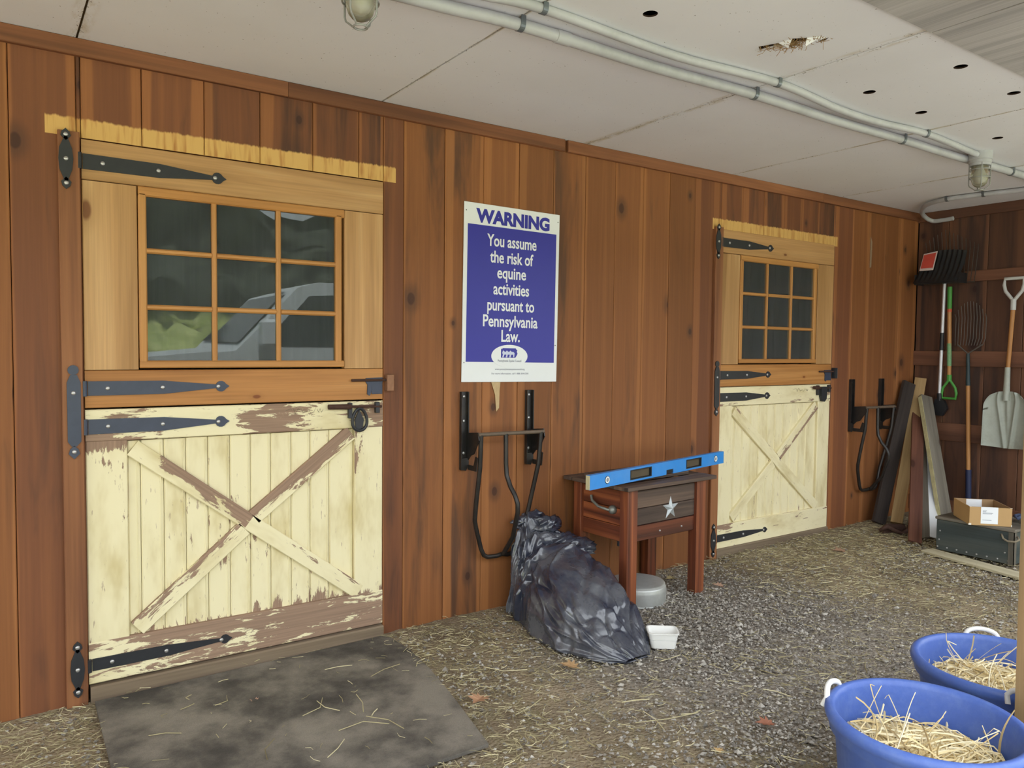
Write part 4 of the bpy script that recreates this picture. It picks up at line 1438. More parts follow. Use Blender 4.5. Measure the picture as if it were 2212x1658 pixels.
def make_bucket(loc, R_, Hh, handle_a, label, haylabel, zf):
    r = thing('muck_bucket', label, 'bucket', loc, group='blue muck buckets')
    rb = R_ * 0.80
    prof = [(0.0, 0.0), (rb, 0.0), (rb + 0.004, 0.006), (R_ - 0.022, Hh - 0.075), (R_ - 0.006, Hh - 0.062), (R_ - 0.004, Hh - 0.040), (R_ + 0.003, Hh - 0.034), (R_ + 0.008, Hh - 0.020), (R_ + 0.006, Hh - 0.006), (R_ - 0.002, Hh), (R_ - 0.010, Hh + 0.001),
            (R_ - 0.018, Hh - 0.003), (R_ - 0.022, Hh - 0.018), (R_ - 0.026, Hh - 0.06), (rb - 0.006, 0.012), (0.0, 0.012)]
    obj('tub_wall', MB().lathe(prof, 72), M['bucket'], r, smooth=True, auto=50)
    for a in handle_a:
        t = Vector((-math.sin(a), math.cos(a), 0))
        n = Vector((math.cos(a), math.sin(a), 0))
        zc = Vector((0, 0, Hh))
        hw = 0.056
        pts = []
        for k in range(13):
            s = -1 + 2 * k / 12
            up = 0.024 * (1 - s * s) ** 0.5
            pts.append(n * (R_ - 0.004 + 0.012 * (1 - s * s)) + t * (hw * s) + zc + Vector((0, 0, up - 0.006)))
        h = obj('rope_handle', MB().tube([n * (R_ + 0.008) - t * hw + zc - Vector((0, 0, 0.032))] + pts + [n * (R_ + 0.008) + t * hw + zc - Vector((0, 0, 0.032))], 0.0085, 8), M['rope'], r, smooth=True, auto=60)
    vs, fs = hay_mesh(3400, R_ - 0.045, zf, random.Random(int(R_ * 1000)))
    hy = strands('hay_heap', vs, fs, 21, M['hay'], None, loc)
    bed = MB().grid(lambda u, v: (lambda a, q: (q * math.cos(a), q * math.sin(a), zf(q * math.cos(a), q * math.sin(a)) - 0.02))(u * 2 * math.pi, 0.001 + v * (R_ - 0.046)), 40, 12, closed_u=True)
    bo = obj('hay_bed', bed, plain('hay_bed', lin(122, 98, 60), 0.9, 0.1, 0, 0.4, 90), hy, smooth=True)
    tag(hy, haylabel, 'hay', kind='stuff')
    return r


make_bucket((2.166, -2.287, 0.012), 0.257, 0.365, (math.radians(104), math.radians(-76)), 'blue plastic muck bucket of hay in front of the post, nearest the camera',
            'loose pale hay heaped in the nearer blue bucket', lambda x, y: 0.245 + 0.035 * noise.noise((x * 6, y * 6, 1)) + 0.10 * max(0, -x) - 0.02 * x)
make_bucket((2.905, -2.175, 0.022), 0.278, 0.305, (math.radians(37), math.radians(217)), 'blue plastic muck bucket of hay behind the post, farther from the camera',
            'loose pale hay lying in the farther blue bucket', lambda x, y: 0.19 + 0.03 * noise.noise((x * 6, y * 6, 4)) + 0.10 * max(0, -x))


# ================================================================== TOOLS ON THE RIGHT WALL
handle_wood = wood('ash_handle', lin(150, 100, 56), lin(184, 132, 80), lin(204, 156, 104), knots=0.0, rough=0.4, tone=0.05)


def d_grip(mb, y, z0, z1, w, x, r=0.011, up=True):
    """D-shaped grip in the wall plane; z0 is the shaft end, z1 the hand bar"""
    mb.tube([(x, y, z0), (x, y - w * 0.42, z0 + (z1 - z0) * 0.45), (x, y - w / 2, z0 + (z1 - z0) * 0.72), (x, y - w * 0.46, z1), (x, y + w * 0.46, z1),
             (x, y + w / 2, z0 + (z1 - z0) * 0.72), (x, y + w * 0.42, z0 + (z1 - z0) * 0.45), (x, y, z0)], r, 8)
    return mb


def snow_shovel():
    r = thing('snow_shovel', 'black snow shovel with red sticker hanging blade up on the right wall', 'shovel', (6.33, -0.245, 0.90))
    black = plain('black_blade', lin(34, 35, 38), 0.45, 0.45, 0, 0.2, 30)

    def blade(off):
        def fn(u, v):
            y = 0.165 - 0.335 * u
            z = 1.06 + 0.245 * v + 0.02 * (1 - (2 * u - 1) ** 2) * (v > 0.5)
            x = -0.15 * (1 - v) ** 1.6 * 1.0 - 0.012 - 0.012 * (math.sin(u * math.pi * 9) ** 2) * min(1, v * 3) + off
            return (x, y, z)
        return fn
    bl = MB().grid(blade(0.0), 46, 14)
    n = len(bl.v)
    bl.grid(blade(0.006), 46, 14)
    obj('blade', bl, black, r, smooth=True)
    obj('blade_lip', MB().tube([(-0.13, 0.165, 1.06), (-0.13, -0.17, 1.06)], 0.010, 8).box(-0.135, 0.0, 0.160, 0.166, 1.05, 1.13).box(-0.135, 0.0, -0.172, -0.166, 1.05, 1.13), black, r)
    st = []
    for (u, v) in ((0.05, 0.42), (0.38, 0.42), (0.38, 0.98), (0.05, 0.98)):
        p = blade(-0.012)(u, v)
        st.append(p)
    st2 = [(p[0] - 0.001, p[1], p[2]) for p in st]
    obj('sticker', MB().add(st + st2, [(0, 1, 2, 3), (4, 7, 6, 5), (0, 4, 5, 1), (1, 5, 6, 2), (2, 6, 7, 3), (3, 7, 4, 0)]), plain('white_label', lin(220, 206, 204), 0.5), r)
    st3 = [blade(-0.0138)(u, v) for (u, v) in ((0.075, 0.50), (0.355, 0.50), (0.355, 0.93), (0.075, 0.93))]
    st3 = [(p[0] - 0.012, p[1], p[2]) for p in st3]
    st4 = [(p[0] - 0.0008, p[1], p[2]) for p in st3]
    obj('sticker_print', MB().add(st3 + st4, [(0, 1, 2, 3), (4, 7, 6, 5), (0, 4, 5, 1), (1, 5, 6, 2), (2, 6, 7, 3), (3, 7, 4, 0)]), plain('red_print', lin(206, 84, 72), 0.5), r)
    al = plain('white_alloy_tube', lin(214, 216, 222), 0.35, 0.5, 0.25)
    obj('shaft', MB().tube([(0.0, -0.006, 1.10), (0.0, 0.004, 0.165)], 0.0125, 10), al, r, smooth=True, auto=50)
    obj('ferrule', MB().tube([(0.0, -0.006, 1.10), (0.0, -0.006, 1.055)], 0.017, 10), M['strap'], r)
    obj('grip_sleeve', MB().tube([(0.0, 0.0, 0.665), (0.0, 0.001, 0.525)], 0.0165, 10), black, r, smooth=True, auto=50)
    obj('grip', MB().tube([(0, 0.004, 0.18), (0, 0.0, 0.12)], 0.02, 10).prism([(0.03, 0.13), (0.05, 0.06), (0.035, 0.0), (-0.03, 0.0), (-0.065, 0.06), (-0.04, 0.12), (-0.01, 0.14)], -0.015, 0.015, plane='yz'), black, r)


snow_shovel()


def fork_green():
    r = thing('manure_fork', 'manure fork with wooden shaft and green grip hanging tines up', 'fork', (6.335, -0.30, 1.03))
    gr = plain('green_plastic', lin(74, 150, 62), 0.45, 0.45)
    obj('grip', d_grip(MB(), -0.012, 0.165, 0.012, 0.112, 0.0), gr, r, smooth=True, auto=60)
    obj('grip_socket', MB().tube([(0, -0.010, 0.20), (0, -0.011, 0.15)], 0.018, 10), gr, r)
    obj('shaft', MB().tube([(0, -0.010, 0.18), (0, 0.008, 0.78)], 0.0155, 10), handle_wood, r, smooth=True, auto=50, grain='z')
    obj('label_band', MB().tube([(0, -0.007, 0.27), (0, -0.001, 0.45)], 0.0162, 12), plain('green_label', lin(120, 166, 120), 0.5, 0.3, 0, 0.4, 60), r, smooth=True, auto=50)
    obj('red_band', MB().tube([(0, 0.005, 0.70), (0, 0.006, 0.725)], 0.0164, 12), plain('orange_band', lin(206, 100, 66), 0.5), r)
    obj('fork_socket', MB().tube([(0, 0.006, 0.725), (0, 0.010, 0.90)], [0.0165, 0.018], 10), gr, r, smooth=True, auto=50)
    dk = plain('dark_tine', lin(70, 62, 56), 0.5, 0.4)
    obj('fork_head', MB().tube([(0.01, 0.215, 0.93), (0.01, -0.17, 0.93)], 0.006, 6), dk, r)
    tm = []
    for k in range(14):
        y = 0.205 - 0.37 * k / 13
        top = 1.36 - 0.14 * abs(k - 5) / 8
        obj('tine', MB().tube([(0.01, y, 0.93), (0.03, y, 1.02), (0.035, y - 0.012 * (k - 6) / 7, 1.2), (0.015, y - 0.02 * (k - 6) / 7, top)], 0.0028, 5), dk, r)


fork_green()


def fork_blue():
    r = thing('bedding_fork', 'bedding fork with dark blue grip hanging behind the cardboard box', 'fork', (6.345, -0.46, 0.30))
    nv = plain('navy_grip', lin(44, 52, 84), 0.55, 0.4)
    te = plain('teal_socket', lin(48, 66, 70), 0.5, 0.4)
    obj('shaft', MB().tube([(0, -0.018, 0.10), (0, 0.012, 0.90)], 0.0155, 10), handle_wood, r, smooth=True, auto=50, grain='z')
    obj('grip', MB().tube([(0, -0.024, -0.06), (0, -0.016, 0.19)], 0.021, 10), nv, r, smooth=True, auto=50)
    obj('fork_socket', MB().tube([(0, 0.010, 0.85), (0, 0.020, 1.10)], [0.017, 0.012], 10), te, r, smooth=True, auto=50)
    gy = plain('grey_tine', lin(96, 90, 84), 0.5, 0.4)
    obj('fork_head', MB().tube([(0, 0.10, 1.17), (0, 0.02, 1.10), (0, -0.08, 1.17)], 0.006, 6), gy, r)
    for k in range(11):
        y = 0.13 - 0.225 * k / 10
        obj('tine', MB().tube([(0.0, 0.02 + (y - 0.02) * 0.9, 1.165), (0.02, y, 1.22), (0.025, y, 1.38), (0.005, y, 1.51 - 0.004 * (k - 5) ** 2)], 0.0028, 5), gy, r)


fork_blue()


def scoop():
    r = thing('scoop_shovel', 'pale grey plastic scoop shovel hanging handle up on the right wall', 'shovel', (6.33, -0.735, 0.69))
    gp = plain('grey_green_plastic', lin(172, 178, 168), 0.5, 0.4, 0, 0.08, 12, 0.05, lin(126, 120, 104), 0.4)

    def blade(off):
        def fn(u, v):
            s = 2 * u - 1
            hw = 0.155 * (1 - 0.05 * v) * (1 - max(0, v - 0.78) ** 2 * 6)
            y = -0.01 - hw * s
            z = 0.01 + 0.42 * v - 0.03 * (abs(s) ** 3) * (v > 0.7) - 0.012 * (1 - s * s) * (1 - v)
            x = -0.055 + 0.075 * (1 - s * s) ** 0.6 * (1 - 0.35 * v) - 0.022 * math.exp(-((s - 0.38 * (0.3 + v)) / 0.09) ** 2) - 0.022 * math.exp(-((s + 0.38 * (0.3 + v)) / 0.09) ** 2) - 0.016 * math.exp(-(s / 0.08) ** 2) * v + off
            return (x, y, z)
        return fn
    bl = MB().grid(blade(0.0), 60, 26)
    bl.grid(blade(0.005), 60, 26)
    obj('blade', bl, gp, r, smooth=True)
    obj('socket', MB().tube([(-0.01, 0.0, 0.36), (-0.005, 0.0, 0.61)], [0.024, 0.0185], 12), gp, r, smooth=True, auto=50)
    obj('shaft', MB().tube([(-0.005, 0.0, 0.56), (0.0, -0.02, 1.07)], 0.0155, 10), handle_wood, r, smooth=True, auto=50, grain='z')
    wg = plain('white_grip', lin(196, 198, 196), 0.45, 0.4)
    obj('grip', d_grip(MB(), -0.02, 1.105, 1.275, 0.135, 0.0, 0.013).tube([(0, -0.02, 1.04), (0, -0.02, 1.12)], 0.019, 10), wg, r, smooth=True, auto=60)


scoop()


# ================================================================== LEANING LUMBER, CHEST, BOXES
def lean(name, label, base, top, w, t, mat, twist=0.0):
    """board standing on its end: base and top are the centres of its two ends"""
    a, b = Vector(base), Vector(top)
    z = (b - a).normalized()
    x = Vector((1, 0, 0)) if twist is None else Vector((math.cos(twist), math.sin(twist), 0))
    x = (x - z * x.dot(z)).normalized()
    y = z.cross(x)
    Mx = Matrix((x, y, z)).transposed().to_4x4()
    o = obj(name, MB().box(-w / 2, w / 2, -t / 2, t / 2, 0, (b - a).length, 0.002), mat, None, grain='z')
    o.matrix_world = Matrix.Translation(a) @ Mx
    tag(o, label, 'lumber', group='lumber leaning in the corner')
    return o


w_tan = wood('tan_lumber', lin(116, 92, 60), lin(152, 124, 84), lin(176, 148, 106), knots=0.25, rough=0.75)
w_brn = wood('brown_lumber', lin(72, 44, 36), lin(102, 66, 52), lin(124, 84, 64), knots=0.3, rough=0.65)
w_gry = wood('grey_lumber', lin(80, 76, 68), lin(108, 102, 92), lin(132, 126, 114), knots=0.25, rough=0.8)
w_drk = wood('dark_lumber', lin(42, 36, 34), lin(60, 52, 48), lin(80, 70, 64), knots=0.2, rough=0.8)
w_crm = plain('cream_painted_edge', lin(216, 210, 164), 0.6, 0.3, 0, 0.15, 24, 0.1, lin(140, 132, 92), 0.4)
lean('plank', 'dark plank leaning in the corner behind the tan one', (5.70, -0.125, 0.075), (6.20, -0.06, 1.16), 0.11, 0.03, w_drk, math.radians(-20))
lean('plank', 'tan plank leaning in the corner, its narrow edge lit', (5.775, -0.225, 0.085), (6.335, -0.085, 1.19), 0.085, 0.04, w_tan, math.radians(-62))
lean('plank', 'reddish brown board standing left of the tool chest', (5.365, -0.585, 0.07), (6.335, -0.07, 1.04), 0.088, 0.02, w_brn, math.radians(-36))
lean('plank', 'thin grey-brown board leaning between the brown board and the cream-edged one', (5.56, -0.56, 0.07), (6.345, -0.085, 0.93), 0.06, 0.018, w_gry, math.radians(-80))
lean('plank', 'white board leaning behind the cream-edged one', (5.60, -0.615, 0.075), (6.30, -0.19, 0.78), 0.09, 0.012, M['sign_white'], math.radians(-36))
lb = lean('plank', 'grey board with a cream painted edge leaning beside the cardboard box', (5.72, -0.64, 0.075), (6.25, -0.17, 1.05), 0.10, 0.038, w_gry, math.radians(-17))
obj('painted_edge', MB().box(-0.0545, -0.0526, -0.019, 0.019, 0.004, 1.19), w_crm, lb)

bm_ = MB()
o = thing('boot_scraper', 'rusty iron scraper lying on the ground by the leaning lumber', 'scrap iron', (5.55, -0.34, 0.062), rz=math.radians(-25))
obj('scraper_bow', MB().tube([(-0.13, 0.0, 0.02), (-0.09, -0.03, 0.06), (-0.03, -0.04, 0.03), (0.02, -0.05, 0.008), (0.08, -0.04, 0.03), (0.12, 0.0, 0.07)], [0.012, 0.02, 0.018, 0.014, 0.018, 0.012], 8), M['rust'], o, smooth=True)
obj('scraper_plate', MB().prism([(-0.10, 0.0), (0.10, 0.0), (0.08, 0.06), (-0.07, 0.07)], 0.0, 0.012), M['rust'], o)


def make_chest():
    cw = wood('painted_chest', lin(44, 52, 54), lin(66, 74, 74), lin(96, 98, 92), knots=0.2, rough=0.7, streak=5)
    r = thing('tool_chest', 'low dark weathered wooden chest by the right wall', 'chest', (5.29, -1.24, 0.075))
    Lx, Ly, Hz = 0.42, 0.475, 0.225
    obj('front_panel', MB().box(0, 0.018, 0, Ly, 0, Hz - 0.02, 0.003), cw, r, grain='y')
    obj('back_panel', MB().box(Lx - 0.018, Lx, 0, Ly, 0, Hz - 0.02, 0.003), cw, r, grain='y')
    obj('side_panel', MB().box(0.019, Lx - 0.019, 0, 0.018, 0, Hz - 0.02, 0.003), cw, r, grain='x')
    obj('side_panel', MB().box(0.019, Lx - 0.019, Ly - 0.018, Ly, 0, Hz - 0.02, 0.003), cw, r, grain='x')
    obj('corner_strip', MB().box(-0.004, 0.03, -0.004, 0.0, 0.0, Hz - 0.02).box(-0.004, 0.0, -0.004, 0.03, 0.0, Hz - 0.02), w_gry, r, grain='z')
    obj('lid', MB().box(-0.008, Lx + 0.008, -0.008, Ly + 0.008, Hz - 0.019, Hz, 0.004), w_gry, r, grain='y')
    nl = MB().lathe([(0.006, 0), (0.004, -0.003), (0, -0.0035)], 8, axis='x').mesh('nail')
    nl.materials.append(M['screw'])
    for y, z in [(0.03 + 0.062 * k, 0.022) for k in range(8)] + [(0.05, 0.07), (0.05, 0.15), (0.02, 0.11), (0.45, 0.13), (0.455, 0.07)]:
        obj('nail', nl, None, r, (-0.0004, y, z))
    rp = MB().tube([(-0.004, 0.07, 0.185), (-0.03, 0.05, 0.165), (-0.04, 0.02, 0.155), (-0.035, -0.02, 0.158), (-0.015, -0.035, 0.17), (0.02, -0.012, 0.18)], 0.006, 7)
    obj('rope_handle', rp, plain('old_rope', lin(140, 130, 112), 0.85, 0.2), r, smooth=True)


make_chest()


def make_box():
    card = plain('cardboard', lin(186, 152, 106), 0.75, 0.2, 0, 0.06, 14)
    inner = plain('cardboard_inside', lin(160, 132, 98), 0.8, 0.2, 0, 0.1, 14)
    a = math.atan2(-0.178, 0.164)
    r = thing('cardboard_box', 'small open cardboard box with white labels on the wooden chest', 'box', (5.195, -1.015, 0.301), rz=a)
    Lx, Ly, Hz, t = 0.245, 0.30, 0.118, 0.005
    obj('front_wall', MB().box(0, Lx, 0, t, 0, Hz, 0.0008), card, r)
    obj('back_wall', MB().box(0, Lx, Ly - t, Ly, 0, Hz, 0.0008), inner, r)
    obj('side_wall', MB().box(0, t, t, Ly - t, 0, Hz, 0.0008), card, r)
    obj('side_wall', MB().box(Lx - t, Lx, t, Ly - t, 0, Hz, 0.0008), inner, r)
    obj('base', MB().box(t, Lx - t, t, Ly - t, 0, 0.004), inner, r)
    lb = obj('label', MB().box(0.066, 0.165, -0.001, 0, 0.012, Hz + 0.001).box(0.066, 0.165, -0.001, 0.006, Hz, Hz + 0.001), M['sign_white'], r)
    gm = plain('label_print', lin(150, 156, 166), 0.6)
    pr = MB()
    for z, x1 in ((0.094, 0.10), (0.088, 0.095), (0.080, 0.135), (0.075, 0.13), (0.034, 0.128)):
        pr.box(0.076, x1, -0.0016, -0.001, z, z + 0.003)
    tag(obj('label_print', pr, gm, lb), kind='stuff')
    obj('label', MB().box(0.075, 0.17, Ly - t - 0.001, Ly - t, 0.03, Hz - 0.002), M['sign_white'], r)
    tp = plain('frayed_white', lin(226, 220, 208), 0.7)
    for x in (0.0, Lx):
        obj('worn_corner', MB().box(x - 0.004, x + 0.012 if x == 0 else x + 0.001, -0.0012, 0.0, 0.0, 0.012).box(x - 0.001 if x == 0 else x - 0.012, x + 0.012 if x == 0 else x + 0.001, -0.0012, 0.006, Hz - 0.001, Hz + 0.001), tp, r)


make_box()
o = obj('halter_rope', MB().tube([(-0.06, -0.03, 0.0), (-0.02, -0.045, 0.012), (0.03, -0.03, 0.02), (0.06, 0.0, 0.02), (0.03, 0.03, 0.03), (-0.03, 0.03, 0.03), (-0.06, 0.0, 0.02),
                                  (-0.02, -0.02, 0.045), (0.04, -0.01, 0.05), (0.09, 0.03, 0.02)], 0.011, 8), plain('blue_rope', lin(80, 92, 122), 0.7, 0.3, 0, 0.2, 120, 0.3), None, (5.57, -1.17, 0.311), smooth=True)
tag(o, 'dusty blue lead rope coiled on the chest beside the cardboard box', 'rope')
pl = obj('flat_board', MB().plank(0.66, 0.115, 0.016, 0.002, axis='x'), wood('pale_board', lin(170, 160, 132), lin(198, 190, 162), lin(212, 206, 182), knots=0.1, rough=0.8), None,
         (5.24, -0.745, 0.058), grain='x')
pl.matrix_world = Matrix.Translation((5.235, -0.735, 0.058)) @ Matrix.Rotation(math.radians(-101.5), 4, 'Z') @ Matrix.Rotation(math.radians(90), 4, 'X').inverted()
tag(pl, 'pale flat board lying on the ground along the wooden chest', 'board')


# ================================================================== CEILING LAMPS AND CONDUIT
def make_lamp(loc, label):
    r = thing('cage_lamp', label, 'lamp', loc, group='caged ceiling lamps')
    obj('junction_box', MB().lathe([(0.0, 0.0), (0.062, 0.0), (0.062, -0.045), (0.058, -0.048), (0.058, -0.062), (0.054, -0.066), (0.054, -0.078), (0.0, -0.078)], 28), M['pvc'], r, smooth=True, auto=40)
    gm = NT('cloudy_glass')
    _g = gm.n('ShaderNodeBsdfGlass', Roughness=0.08, IOR=1.45, Color=(0.96, 0.97, 0.94, 1))
    _d = gm.n('ShaderNodeBsdfDiffuse', Color=lin(176, 172, 150))
    _x = gm.n('ShaderNodeMixShader', Fac=0.35)
    gm.t.links.new(_g.outputs[0], _x.inputs[1])
    gm.t.links.new(_d.outputs[0], _x.inputs[2])
    gm.t.links.new(_x.outputs[0], gm.out.inputs[0])
    obj('glass_jar', MB().lathe([(0.043, -0.078), (0.044, -0.13), (0.043, -0.155), (0.036, -0.178), (0.024, -0.192), (0.010, -0.198), (0.0, -0.199)], 24), gm.mat, r, smooth=True)
    obj('bulb', MB().lathe([(0.012, -0.078), (0.013, -0.10), (0.024, -0.13), (0.026, -0.145), (0.018, -0.165), (0.0, -0.172)], 16), plain('frosted_bulb', lin(226, 226, 220), 0.3, 0.4), r, smooth=True)
    wm = plain('cast_cage', lin(150, 152, 150), 0.5, 0.4, 0.3)
    cg = MB()
    for z in (-0.10, -0.145):
        cg.tube([(0.053 * math.cos(t), 0.053 * math.sin(t), z) for t in [2 * math.pi * k / 28 for k in range(28)]], 0.003, 6, closed=True)
    cg.tube([(0.020 * math.cos(t), 0.020 * math.sin(t), -0.215) for t in [2 * math.pi * k / 20 for k in range(20)]], 0.0032, 6, closed=True)
    for k in range(4):
        a = math.radians(35 + 90 * k)
        cg.tube([(q * math.cos(a), q * math.sin(a), z) for q, z in ((0.054, -0.066), (0.054, -0.18), (0.050, -0.192), (0.020, -0.215))], 0.003, 6)
    obj('wire_cage', cg, wm, r, smooth=True, auto=60)
    return r


make_lamp((0.918, -1.225, H), 'caged glass ceiling lamp above the nearer stable door')
make_lamp((4.705, -1.222, H), 'caged glass ceiling lamp near the far right corner')


def conduit(name_label, path, r_, straps, couplers=()):
    """grey plastic pipe; straps are given as points on the run"""
    t = thing('conduit', name_label, 'conduit', path[0], group='grey ceiling conduits')
    o = Vector(path[0])
    obj('pipe', MB().tube([Vector(p) - o for p in path], r_, 12), M['pvc'], t, smooth=True, auto=60)
    for (p, d) in straps:
        c = Vector(p) - o
        dv = Vector(d).normalized()
        s = dv.cross(Vector((0, 0, 1)))
        ring = [c + (s * math.cos(a) + Vector((0, 0, 1)) * math.sin(a)) * (r_ + 0.0025) for a in [math.pi * (1 + k / 10) for k in range(11)]]
        ring = [ring[0] + Vector((0, 0, r_ * 1.2)) - s * -0.0] + ring + [ring[-1] + Vector((0, 0, r_ * 1.2))]
        w = 0.010
        vs, fs = [], []
        for q in ring:
            for e in (-w, w):
                vs.append(q + dv * e)
        for q in ring:
            for e in (-w, w):
                vs.append(c + (q - c) * 0.9 + dv * e)
        m_ = len(ring)
        for i in range(m_ - 1):
            fs.append((2 * i, 2 * i + 1, 2 * i + 3, 2 * i + 2))
            fs.append((2 * m_ + 2 * i, 2 * m_ + 2 * i + 2, 2 * m_ + 2 * i + 3, 2 * m_ + 2 * i + 1))
            fs.append((2 * i, 2 * i + 2, 2 * m_ + 2 * i + 2, 2 * m_ + 2 * i))
            fs.append((2 * i + 1, 2 * m_ + 2 * i + 1, 2 * m_ + 2 * i + 3, 2 * i + 3))
        obj('strap', MB().add(vs, fs), M['strap'], t)
    for (p, d) in couplers:
        c = Vector(p) - o
        dv = Vector(d).normalized() * 0.03
        obj('coupling', MB().tube([c - dv, c + dv], r_ * 1.13, 12), M['pvc'], t, smooth=True, auto=50)
    return t


def smooth_path(P, k=6):
    P = [Vector(p) for p in P]
    out = []
    for i in range(len(P) - 1):
        p0, p1, p2, p3 = P[max(i - 1, 0)], P[i], P[i + 1], P[min(i + 2, len(P) - 1)]
        for j in range(k):
            t = j / k
            out.append(0.5 * ((2 * p1) + (p2 - p0) * t + (2 * p0 - 5 * p1 + 4 * p2 - p3) * t * t + (3 * p1 - p0 - 3 * p2 + p3) * t ** 3))
    out.append(P[-1])
    return out


XD = (1, 0, 0)
conduit('thick grey conduit running the length of the ceiling', smooth_path([(-4.4, -1.09, H - .032), (0.4, -1.10, H - .032), (1.163, -1.11, H - .030), (1.546, -1.138, H - .026), (2.2, -1.143, H - .034), (2.788, -1.15, H - .026), (3.4, -1.158, H - .036),
        (3.999, -1.15, H - .026), (4.5, -1.155, H - .03), (5.23, -1.16, H - .026), (6.38, -1.175, H - .03)]), 0.0215,
        [((1.546, -1.138, H - .026), XD), ((2.788, -1.15, H - .026), XD), ((3.999, -1.15, H - .026), XD), ((5.23, -1.16, H - .026), XD)], [((1.73, -1.141, H - .028), XD)])
conduit('thin grey conduit sagging between ceiling straps towards the far lamp', smooth_path([(0.99, -1.225, H - .02), (1.30, -1.235, H - .019), (1.549, -1.268, H - .017), (2.199, -1.245, H - .02), (2.77, -1.284, H - .017), (3.282, -1.238, H - .02), (3.65, -1.235, H - .02), (4.023, -1.263, H - .017), (4.64, -1.23, H - .022)]), 0.0165,
        [((1.549, -1.268, H - .017), XD), ((2.77, -1.284, H - .017), XD), ((4.023, -1.263, H - .017), XD)])
conduit('bent grey conduit curling down the wall in the far corner', smooth_path([(5.94, -1.86, H - .02), (5.93, -1.4, H - .02), (5.90, -0.98, H - .02), (5.85, -0.735, H - .02), (5.82, -0.50, H - .021), (5.92, -0.30, H - .022), (6.14, -0.15, H - .028), (6.29, -0.10, H - .05), (6.345, -0.13, H - .078), (6.35, -0.20, H - .082), (6.35, -0.29, H - .078)]), 0.0165,
        [((5.85, -0.735, H - .02), (0.1, 1, 0)), ((5.82, -0.50, H - .021), (0.2, 1, 0))])


# ================================================================== GROUND LITTER
def leaf(loc, size, rz, color, label):
    out = []
    n = 9
    lob = [(0, -0.9), (0.12, -0.5), (0.5, -0.55), (0.3, -0.25), (0.75, -0.05), (0.38, 0.08), (0.68, 0.5), (0.26, 0.42), (0.0, 1.0)]
    pts = lob + [(-x, y) for x, y in reversed(lob[1:-1])]
    vs = []
    rr = random.Random(int(size * 1e5))
    for x, y in pts:
        vs.append((x * size, y * size, abs(x) * size * 0.35 + rr.uniform(0, 0.08) * size))
    vs.append((0, 0, 0.0))
    k = len(pts)
    fs = [(i, (i + 1) % k, k) for i in range(k)]
    vs2 = [(x, y, z + 0.0012) for x, y, z in vs]
    fs2 = [(b + k + 1, a + k + 1, c + k + 1) for a, b, c in fs]
    rim = [(i, (i + 1) % k, k + 1 + (i + 1) % k, k + 1 + i) for i in range(k)]
    mb = MB().add(vs + vs2, fs + fs2 + rim)
    o = obj('leaf', mb, plain('dry_leaf', lin(*color), 0.7, 0.3, 0, 0.2, 60), None, (loc[0], loc[1], ground_z(loc[0]) + 0.012), (0.08, -0.06, rz))
    tag(o, label, 'leaf', group='fallen oak leaves')


leaf((2.066, -0.826), 0.050, 0.5, (172, 140, 102), 'tan oak leaf on the ground in front of the rubbish bag')
leaf((1.574, -0.865), 0.056, 2.1, (176, 136, 106), 'tan oak leaf by the right edge of the rubber mat')
leaf((2.346, -1.626), 0.042, 0.9, (156, 104, 82), 'rust red oak leaf left of the nearer blue bucket')
leaf((3.34, -0.20), 0.044, 1.4, (164, 148, 106), 'yellowish oak leaf on the gravel under the patio cooler')
leaf((3.47, -0.445), 0.040, 0.2, (182, 150, 128), 'pinkish oak leaf at the foot of the right front cooler leg')
leaf((0.843, -0.376), 0.022, 0.2, (196, 156, 134), 'small pink leaf on the rubber mat')
leaf((2.054, -1.65), 0.024, 2.6, (214, 182, 130), 'small pale curled leaf on the dirt left of the rust red leaf')
leaf((4.72, -0.42), 0.060, 0.7, (150, 120, 98), 'dull brown leaf on the straw before the farther stable door')


def on_mat(x, y):
    return 0.30 < x < 1.585 + 0.13 * max(-1.2, y) * 0.9 and -1.18 < y < 0.0


